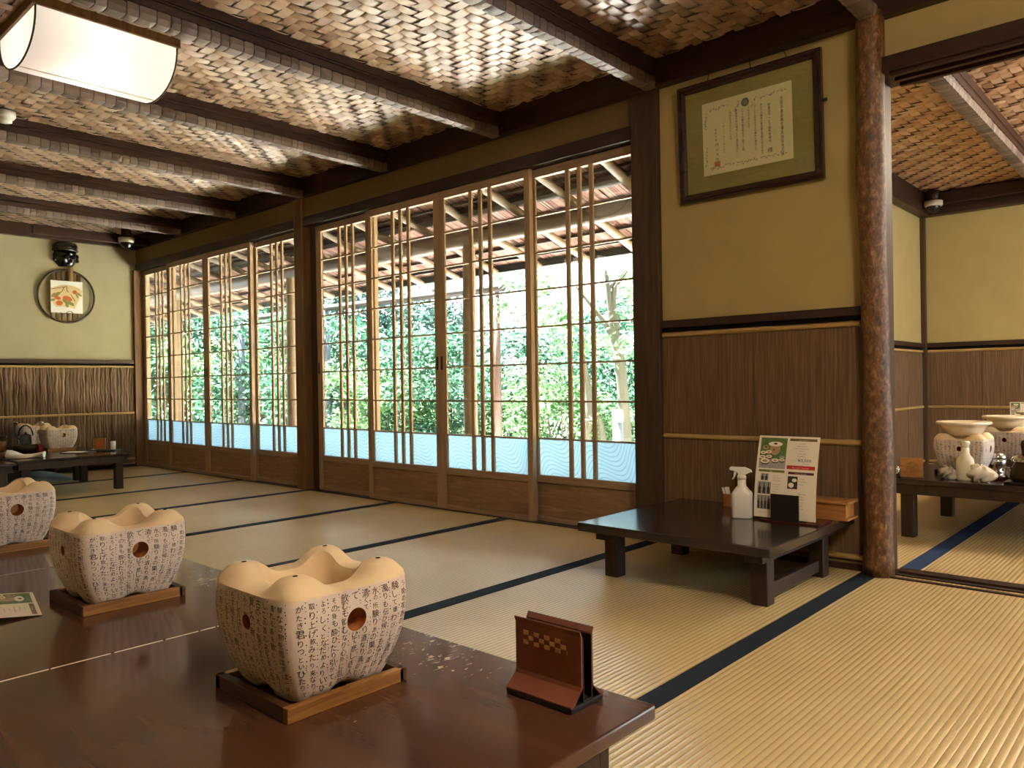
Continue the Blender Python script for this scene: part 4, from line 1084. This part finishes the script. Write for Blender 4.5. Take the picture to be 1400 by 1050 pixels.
for a, b, ra, rb, ro, mi in ((-.075,.02,.03,.014,.6,3),(-.105,.01,.022,.012,.9,3),(-.11,-.03,.02,.01,.3,3),(-.06,-.055,.028,.022,.2,2),(-.075,-.01,.03,.016,-.4,2),(.0,-.01,.034,.02,-.2,2),(.02,-.02,.02,.018,0,2),(-.01,-.04,.034,.014,-.7,3),(.03,-.055,.03,.014,-.5,3),(.0,-.07,.014,.02,.2,3),(.062,.045,.018,.018,0,2),(.095,.03,.03,.008,-.6,3),(.08,.015,.022,.007,-1.2,3)):
    blob(a, b, ra, rb, ro, mi, .0003+.0002*random.random())
for pts_ in ([(-.12,.06),(-.06,.075),(-.02,.085),(.0,.095)], [(-.02,.085),(-.035,.05),(-.05,.035)], [(.0,.09),(.0,.06),(.012,.04)], [(.03,.025),(.065,-.035)]):
    cd_.tube([cq(a, b, .0008) for a, b in pts_], .0022, 6, 4)
sk = cd_.build('painted_card', [M['card'], M['fan_paint'], M['persimmon'], M['leaf_paint'], M['print_dark']], None, (XL+.034, -.596, 1.502), norm=False)
tag(sk, 'square card painted with orange persimmons hung in the round plaque', 'picture')

# ------------------------------------------------------------------ far left tables and what is on them
HF = .25
low_table(-7.0, -6.2, -1.42, -.72, HF, 'dark low table by the end wall under the small sign', 'table_dark', .018, .045, .05, .012, .012)
low_table(-7.78, -7.01, -1.42, -.72, HF, 'dark low table against the end wall, mostly hidden', 'table_dark', .018, .045, .05, .012, .012)
low_table(-7.3, -6.12, -2.2, -1.44, HF-.005, 'dark low table at the left edge below the tea glass', 'table_dark', .018, .045, .05, .02, .02)
brazier(-7.0, -.93, HF+.0105, 'clay brazier in front of the end wall, right one of the far pair'); tray(-7.0, -.93, HF, 'wooden tray under the right far brazier by the end wall')
brazier(-7.68, -.90, HF+.0105, 'clay brazier behind the black handled kettle at the end wall'); tray(-7.68, -.90, HF, 'wooden tray under the far brazier behind the kettle')
def stand_sign(x, y, z, label, rz, mat2):
    t = thing('table_sign', label, 'sign', (x, y, z), rz)
    MB().box(-.045, .045, -.004, .004, .004, .088).build('board', M['box_wood'], t, bevel=.001)
    m_ = MB(); n = 24
    m_.prism([(.026*math.cos(2*PI*k/n), .045+.026*math.sin(2*PI*k/n)) for k in range(n)], 'y', -.0055, -.0035); m_.build('emblem', M[mat2], t)
    MB().box(-.045, .045, -.03, .03, 0, .005).build('foot', M['tray_dark'], t, bevel=.001)
    return t
stand_sign(-6.72, -.735, HF, 'small square wooden sign with an orange round mark on the far table', math.radians(42), 'persimmon')
cl = MB().lathe([(0,0),(.018,0),(.018,.062),(.0,.062)], 18).build('white_pot', M['white_plastic'], None, (-6.665, -.66+.0, HF)); tag(cl, 'tiny white pot behind the wooden sign on the far table', 'pot')
dt = MB(); dt.box(-.09,.09,-.05,.05,0,.006); dt.box(-.09,-.084,-.05,.05,.006,.012); dt.box(.084,.09,-.05,.05,.006,.012)
tag(dt.build('small_tray', M['leather_dark'], None, (-6.56, -.755, HF), bevel=.001, rz=math.radians(42)), 'flat dark tray at the corner of the far table', 'tray')
pm = MB(); pm.box(-.1,.1,-.06,.06,0,.004); tag(pm.build('small_tray', M['leather_dark'], None, (-6.58, -.93, HF), bevel=.001, rz=math.radians(42)), 'dark tray with a pale sheet beside the right far brazier', 'tray')
pp = MB(); pp.box(-.085,.05,-.045,.045,.0,.0015); tag(pp.build('paper_sheet', M['white_paper'], None, (-6.59, -.935, HF+.0042), rz=math.radians(42)), 'pale sheet lying on a dark tray beside the right far brazier', 'paper')
kt = thing('kettle', 'small dark iron kettle with a black arched handle on the far table', 'kettle', (-7.06, -1.13, HF+.055)); kt.scale = (.84, .84, .84)
MB().lathe([(0,0),(.04,0),(.046,.01),(.044,.075),(.036,.084),(0,.086)], 24).build('pot_body', M['pipe'], kt)
MB().lathe([(0,.086),(.032,.086),(.01,.094),(.012,.104),(0,.108)], 18).build('lid', M['black'], kt)
m_ = MB(); m_.tube([(.046*math.cos(a)*.8, .058*math.cos(a)*.8, .075+.09*math.sin(a)) for a in [PI*i/16 for i in range(17)]], .006, 8); m_.build('handle', M['black'], kt)
m_ = MB(); m_.tube([(-.02,-.036,.04),(-.032,-.055,.06),(-.036,-.062,.075)], [.011,.008,.006], 10); m_.build('spout', M['pipe'], kt)
db = thing('kettle_stand', 'round grey green dish stand under the small kettle', 'stand', (-7.06, -1.13, HF))
MB().lathe([(0,0),(.07,0),(.085,.02),(.088,.045),(.08,.05),(0,.0545)], 32).build('dish', M['pewter'], db)
def cup(name, x, y, z, r_, h, label, mat, liquid=None):
    t = thing(name, label, 'glass', (x, y, z))
    MB().lathe([(0,.0),(r_*.85,.0),(r_,h),(r_-.002,h),(r_*.85-.002,.004),(0,.004)], 24).build('vessel', mat, t)
    if liquid: MB().lathe([(0,.005),(r_*.84-.003,.005),(r_*.95-.003,h*.7),(0,h*.7)], 24).build('liquid', liquid, t)
    return t
cup('tea_glass', -7.10, -1.28, HF, .042, .12, 'tall glass of brown tea at the left edge', M['drink_glass'], M['tea'])
cup('tea_glass', -6.62, -1.395, HF, .024, .05, 'small amber glass in front of the tall tea glass', M['drink_glass'], M['tea'])
def glass_bottle(x, y, label):
    t = thing('water_bottle', label, 'bottle', (x, y, HF))
    MB().lathe([(0,0),(.035,0),(.036,.01),(.036,.1),(.03,.12),(.016,.15),(.014,.205),(.0,.205)], 20).build('vessel', M['drink_glass'], t)
    MB().lathe([(0,.2),(.0155,.2),(.0155,.215),(0,.215)], 16).build('cap', M['steel'], t)
    return t
glass_bottle(-7.42, -1.10, 'clear glass bottle left of the far kettle'); glass_bottle(-7.14, -1.0, 'clear glass bottle between the two far braziers')
bp_ = MB(); bp_.lathe([(0,0),(.05,0),(.06,.03),(.058,.06),(.0,.075)], 22); tag(bp_.build('black_pot', M['black'], None, (-7.0, -1.55, HF-.005)), 'black pot cut by the left edge beside the tea glass', 'pot')
nb = MB().box(-.04,.04,-.025,.025,0,.035); tag(nb.build('napkin_stack', M['cloth'], None, (-7.48, -1.36, HF), bevel=.003), 'white napkin stack behind the tea glass at the left edge', 'napkin')
rb = MB().box(-.016,.016,-.016,.016,0,.045); tag(rb.build('small_packet', M['red'], None, (-7.02, -1.045, HF), bevel=.002), 'tiny red and white packet beside the far kettle', 'packet')
def towel(name, x, y, z, L, rz, label, mat, seed):
    rnd = random.Random(seed)
    ph1, ph2 = rnd.uniform(0, 6), rnd.uniform(0, 6)
    def fn(uu, vv):
        th = 2*PI*vv; rr = .017 + .007*math.sin(uu*5+ph1) + .004*math.sin(3*th+uu*9+ph2) + .008*abs(uu-.5)
        return (L*(uu-.5), rr*1.5*math.cos(th) + .008*math.sin(uu*6+ph2), max(.0005, rr*(1+math.sin(th))*.95))
    m_ = MB(); m_.grid(fn, 30, 20)
    m_.add([fn(0, k/20) for k in range(20)], [tuple(range(20))]); m_.add([fn(1, k/20) for k in range(20)], [tuple(range(20))[::-1]])
    return tag(m_.build(name, mat, None, (x, y, z), rz=rz), label, 'towel')
towel('rolled_towel', -6.41, -1.31, HF, .22, math.radians(58), 'twisted white hand towel on the front edge of the far table', M['cloth'], 3)
def cushion(x, y, label, mat, s=.27):
    def fn(uu, vv):
        a, b = 2*uu-1, 2*vv-1
        return (s*a, s*b, .062*(max(0, 1-a**6)*max(0, 1-b**6))**.5*(.7+.3*(1-a*a)*(1-b*b)))
    m_ = MB(); m_.grid(fn, 24, 24); m_.grid(lambda a, b: (s*(2*a-1), s*(1-2*b), 0), 1, 1)
    return tag(m_.build('floor_cushion', mat, None, (x, y, .001)), label, 'cushion', 'floor cushions')
cushion(-7.36, -1.05, 'grey floor cushion under the far tables', M['cushion']); cushion(-6.7, -1.75, 'grey floor cushion at the left edge under the far table', M['cushion']); cushion(-7.3, -1.75, 'dark floor cushion under the far tables', M['cushion_dark'])
sh = thing('low_shelf', 'low dark shelf on the floor against the end wall behind the far table', 'shelf', (-7.72, -.5, 0))
MB().box(-.07, .07, -.28, .28, .045, .06).build('board', M['dark_wood_y'], sh)
for s in (-1, 1): MB().box(-.06, .06, s*.25-.012, s*.25+.012, 0, .045).build('foot', M['dark_wood_y'], sh)
for i, yy in enumerate((-.62, -.54)):
    tag(MB().box(-.04,.04,-.025,.025,0,.02).build('small_dish', M['cream_plastic'], None, (-7.70, yy, .061), bevel=.004), ('left' if i == 0 else 'right') + ' pale dish on the low shelf by the end wall', 'dish')

# ------------------------------------------------------------------ next room table
nt_ = low_table(-1.575, -.45, .70, 2.75, H, 'long dark low table in the next room', 'table_dark', .022, .045, .055, .012, .012, legs=[(.5125, -.985), (-.5, -.96), (-.5, -.30), (.5125, .9), (-.5, .9), (.5125, -.30)])
N2 = [(-1.36, 1.07, 'first brazier in the next room, nearest the doorway'), (-1.30, 1.72, 'second brazier from the doorway in the next room'), (-1.25, 2.36, 'third brazier from the doorway in the next room')]
def bowl_proto():
    t = thing('earthen_pot', '', 'pot')
    MB().lathe([(0,0),(.06,0),(.07,.004),(.086,.03),(.094,.046),(.112,.05),(.114,.058),(.11,.064),(.096,.06),(.082,.036),(.066,.010),(0,.008)], 48).build('bowl', M['glaze'], t, norm=True)
    return t
BW = bowl_proto()
for i, (x, y, lb) in enumerate(N2):
    tray(x, y, H, 'wooden tray under the ' + lb.replace(', nearest the doorway', '')); brazier(x, y, H+.0105, 'clay ' + lb if i else 'clay brazier in the next room nearest the doorway')
    b_ = BW if i == 0 else copy_tree(BW)
    b_.location = (x, y, H+.0105+.163); b_['label'] = ('wide cream earthen pot on the brazier nearest the doorway', 'wide cream earthen pot on the second brazier of the next room', 'wide cream earthen pot on the third brazier of the next room')[i]; b_['group'] = 'earthen pots on the next room braziers'
stand_sign(-1.50, .765, H, 'small square wooden sign with a ring mark on the next room table', math.radians(25), 'tray_light')
cs = MB().lathe([(0,0),(.014,0),(.015,.035),(.011,.05),(.0,.052)], 16); tag(cs.build('sauce_pot', M['steel'], None, (-1.555, .74, H)), 'tiny steel pot left of the next room sign', 'pot')
sq_ = thing('squeeze_bottle', 'milky squeeze bottle between towels on the next room table', 'bottle', (-1.298, .80, H))
MB().lathe([(0,0),(.032,0),(.034,.006),(.034,.078),(.031,.092),(.019,.108),(.016,.118),(.015,.14),(0,.14)], 28).build('bottle_body', M['milky_plastic'], sq_)
MB().lathe([(0,.138),(.014,.138),(.016,.15),(.02,.158),(.017,.167),(0,.169)], 20).build('cap', M['milky_plastic'], sq_)
def crumple(name, x, y, z, r_, label, mat, seed, sx=1.3):
    rnd = random.Random(seed); fr_ = [(rnd.uniform(2, 7), rnd.uniform(2, 7), rnd.uniform(0, 6), rnd.uniform(.06, .2)) for _ in range(7)]
    def fn(uu, vv):
        a = 2*PI*uu; b = PI*vv
        k = 1 + sum(m*math.sin(p*a*1.0 if False else round(p)*a + q*b + s) for p, q, s, m in fr_)
        k = max(.35, k)
        return (r_*sx*k*math.sin(b)*math.cos(a), r_*k*math.sin(b)*math.sin(a), max(0, r_*.9*(1+k*math.cos(b)*.9)) if vv > 0 else r_*1.7)
    m_ = MB(); m_.grid(fn, 40, 26); return tag(m_.build(name, mat, None, (x, y, z)), label, 'towel')
crumple('crumpled_towel', -1.362, .80, H, .028, 'crumpled grey towel left of the squeeze bottle in the next room', M['cloth_grey'], 5, 1.1)
crumple('crumpled_towel', -1.235, .775, H, .036, 'crumpled white towel right of the squeeze bottle in the next room', M['cloth'], 9, 1.3)
sp_ = thing('sugar_pot', 'round polished steel pot on the next room table', 'pot', (-1.25, 1.18, H))
MB().lathe([(0,0),(.026,0),(.03,.004),(.018,.012),(.034,.03),(.04,.05),(.038,.066),(0,.068)], 32).build('pot_body', M['steel'], sp_)
MB().lathe([(.039,.066),(.041,.07),(.034,.086),(.012,.094),(.0,.095)], 32).build('lid', M['steel'], sp_)
tp2 = thing('teapot', 'dark metal teapot with a black knob at the right edge of the next room', 'teapot', (-1.085, .80, H+.012))
MB().lathe([(0,0),(.045,0),(.05,.008),(.052,.035),(.042,.06),(.034,.075),(.036,.082),(0,.082)], 32).build('pot_body', M['pewter'], tp2)
MB().lathe([(.044,.08),(.046,.086),(.04,.098),(.018,.108),(.006,.112),(0,.112)], 32).build('lid', M['steel'], tp2)
MB().lathe([(0,.110),(.008,.110),(.011,.13),(.013,.15),(.009,.165),(0,.169)], 20).build('knob', M['black'], tp2)
m_ = MB(); m_.tube([(-.04,-.02,.05),(-.062,-.02,.055),(-.066,-.02,.03),(-.058,-.02,.01)], .004, 8); m_.build('handle', M['steel'], tp2)
pt_ = MB(); pt_.box(-.10,.14,-.055,.055,0,.010); tag(pt_.build('small_tray', M['black'], None, (-1.05, .80, H), bevel=.002), 'black tray under the teapot in the next room', 'tray')
rl = MB(); rl.box(-.05,.05,-.035,.035,0,.016); tag(rl.build('red_box', M['red_lacquer'], None, (-1.17, .90, H), bevel=.003), 'low red box between towel and teapot in the next room', 'box')
mc = menu_mesh(.11, .15, lambda u, v, l: (u, -l+.2*v*.15, v)); tag(mc.build('menu_card', MM, None, (-1.44, 2.62, H+.13), norm=False), 'small upright menu card behind the pots in the next room', 'menu')
mcs = MB(); mcs.box(-.07,.07,-.045,.045,0,.13); tag(mcs.build('menu_box', M['tray_dark'], None, (-1.385, 2.65, H), bevel=.002), 'dark box under the menu card in the next room', 'box')

# ------------------------------------------------------------------ light
w = bpy.data.worlds.new('world'); S.world = w; w.use_nodes = True
bg = w.node_tree.nodes['Background']; bg.inputs[0].default_value = (.80, .93, 1.0, 1); bg.inputs[1].default_value = 5.0
sun = bpy.data.lights.new('sun', 'SUN'); sun.energy = 170; sun.angle = math.radians(.6); sun.color = (1, .97, .95)
so = bpy.data.objects.new('sun', sun); COL.objects.link(so)
d = Vector((.35, .10, -.93)).normalized(); so.rotation_euler = d.to_track_quat('-Z', 'Y').to_euler()

S.view_settings.view_transform = 'Standard'; S.view_settings.look = 'None'; S.view_settings.gamma = 1; S.view_settings.use_curve_mapping = False
S.view_settings.exposure = 0.58
S.cycles.use_denoising = True
S.cycles.max_bounces = 10; S.cycles.diffuse_bounces = 5; S.cycles.transparent_max_bounces = 24; S.cycles.sample_clamp_indirect = 40
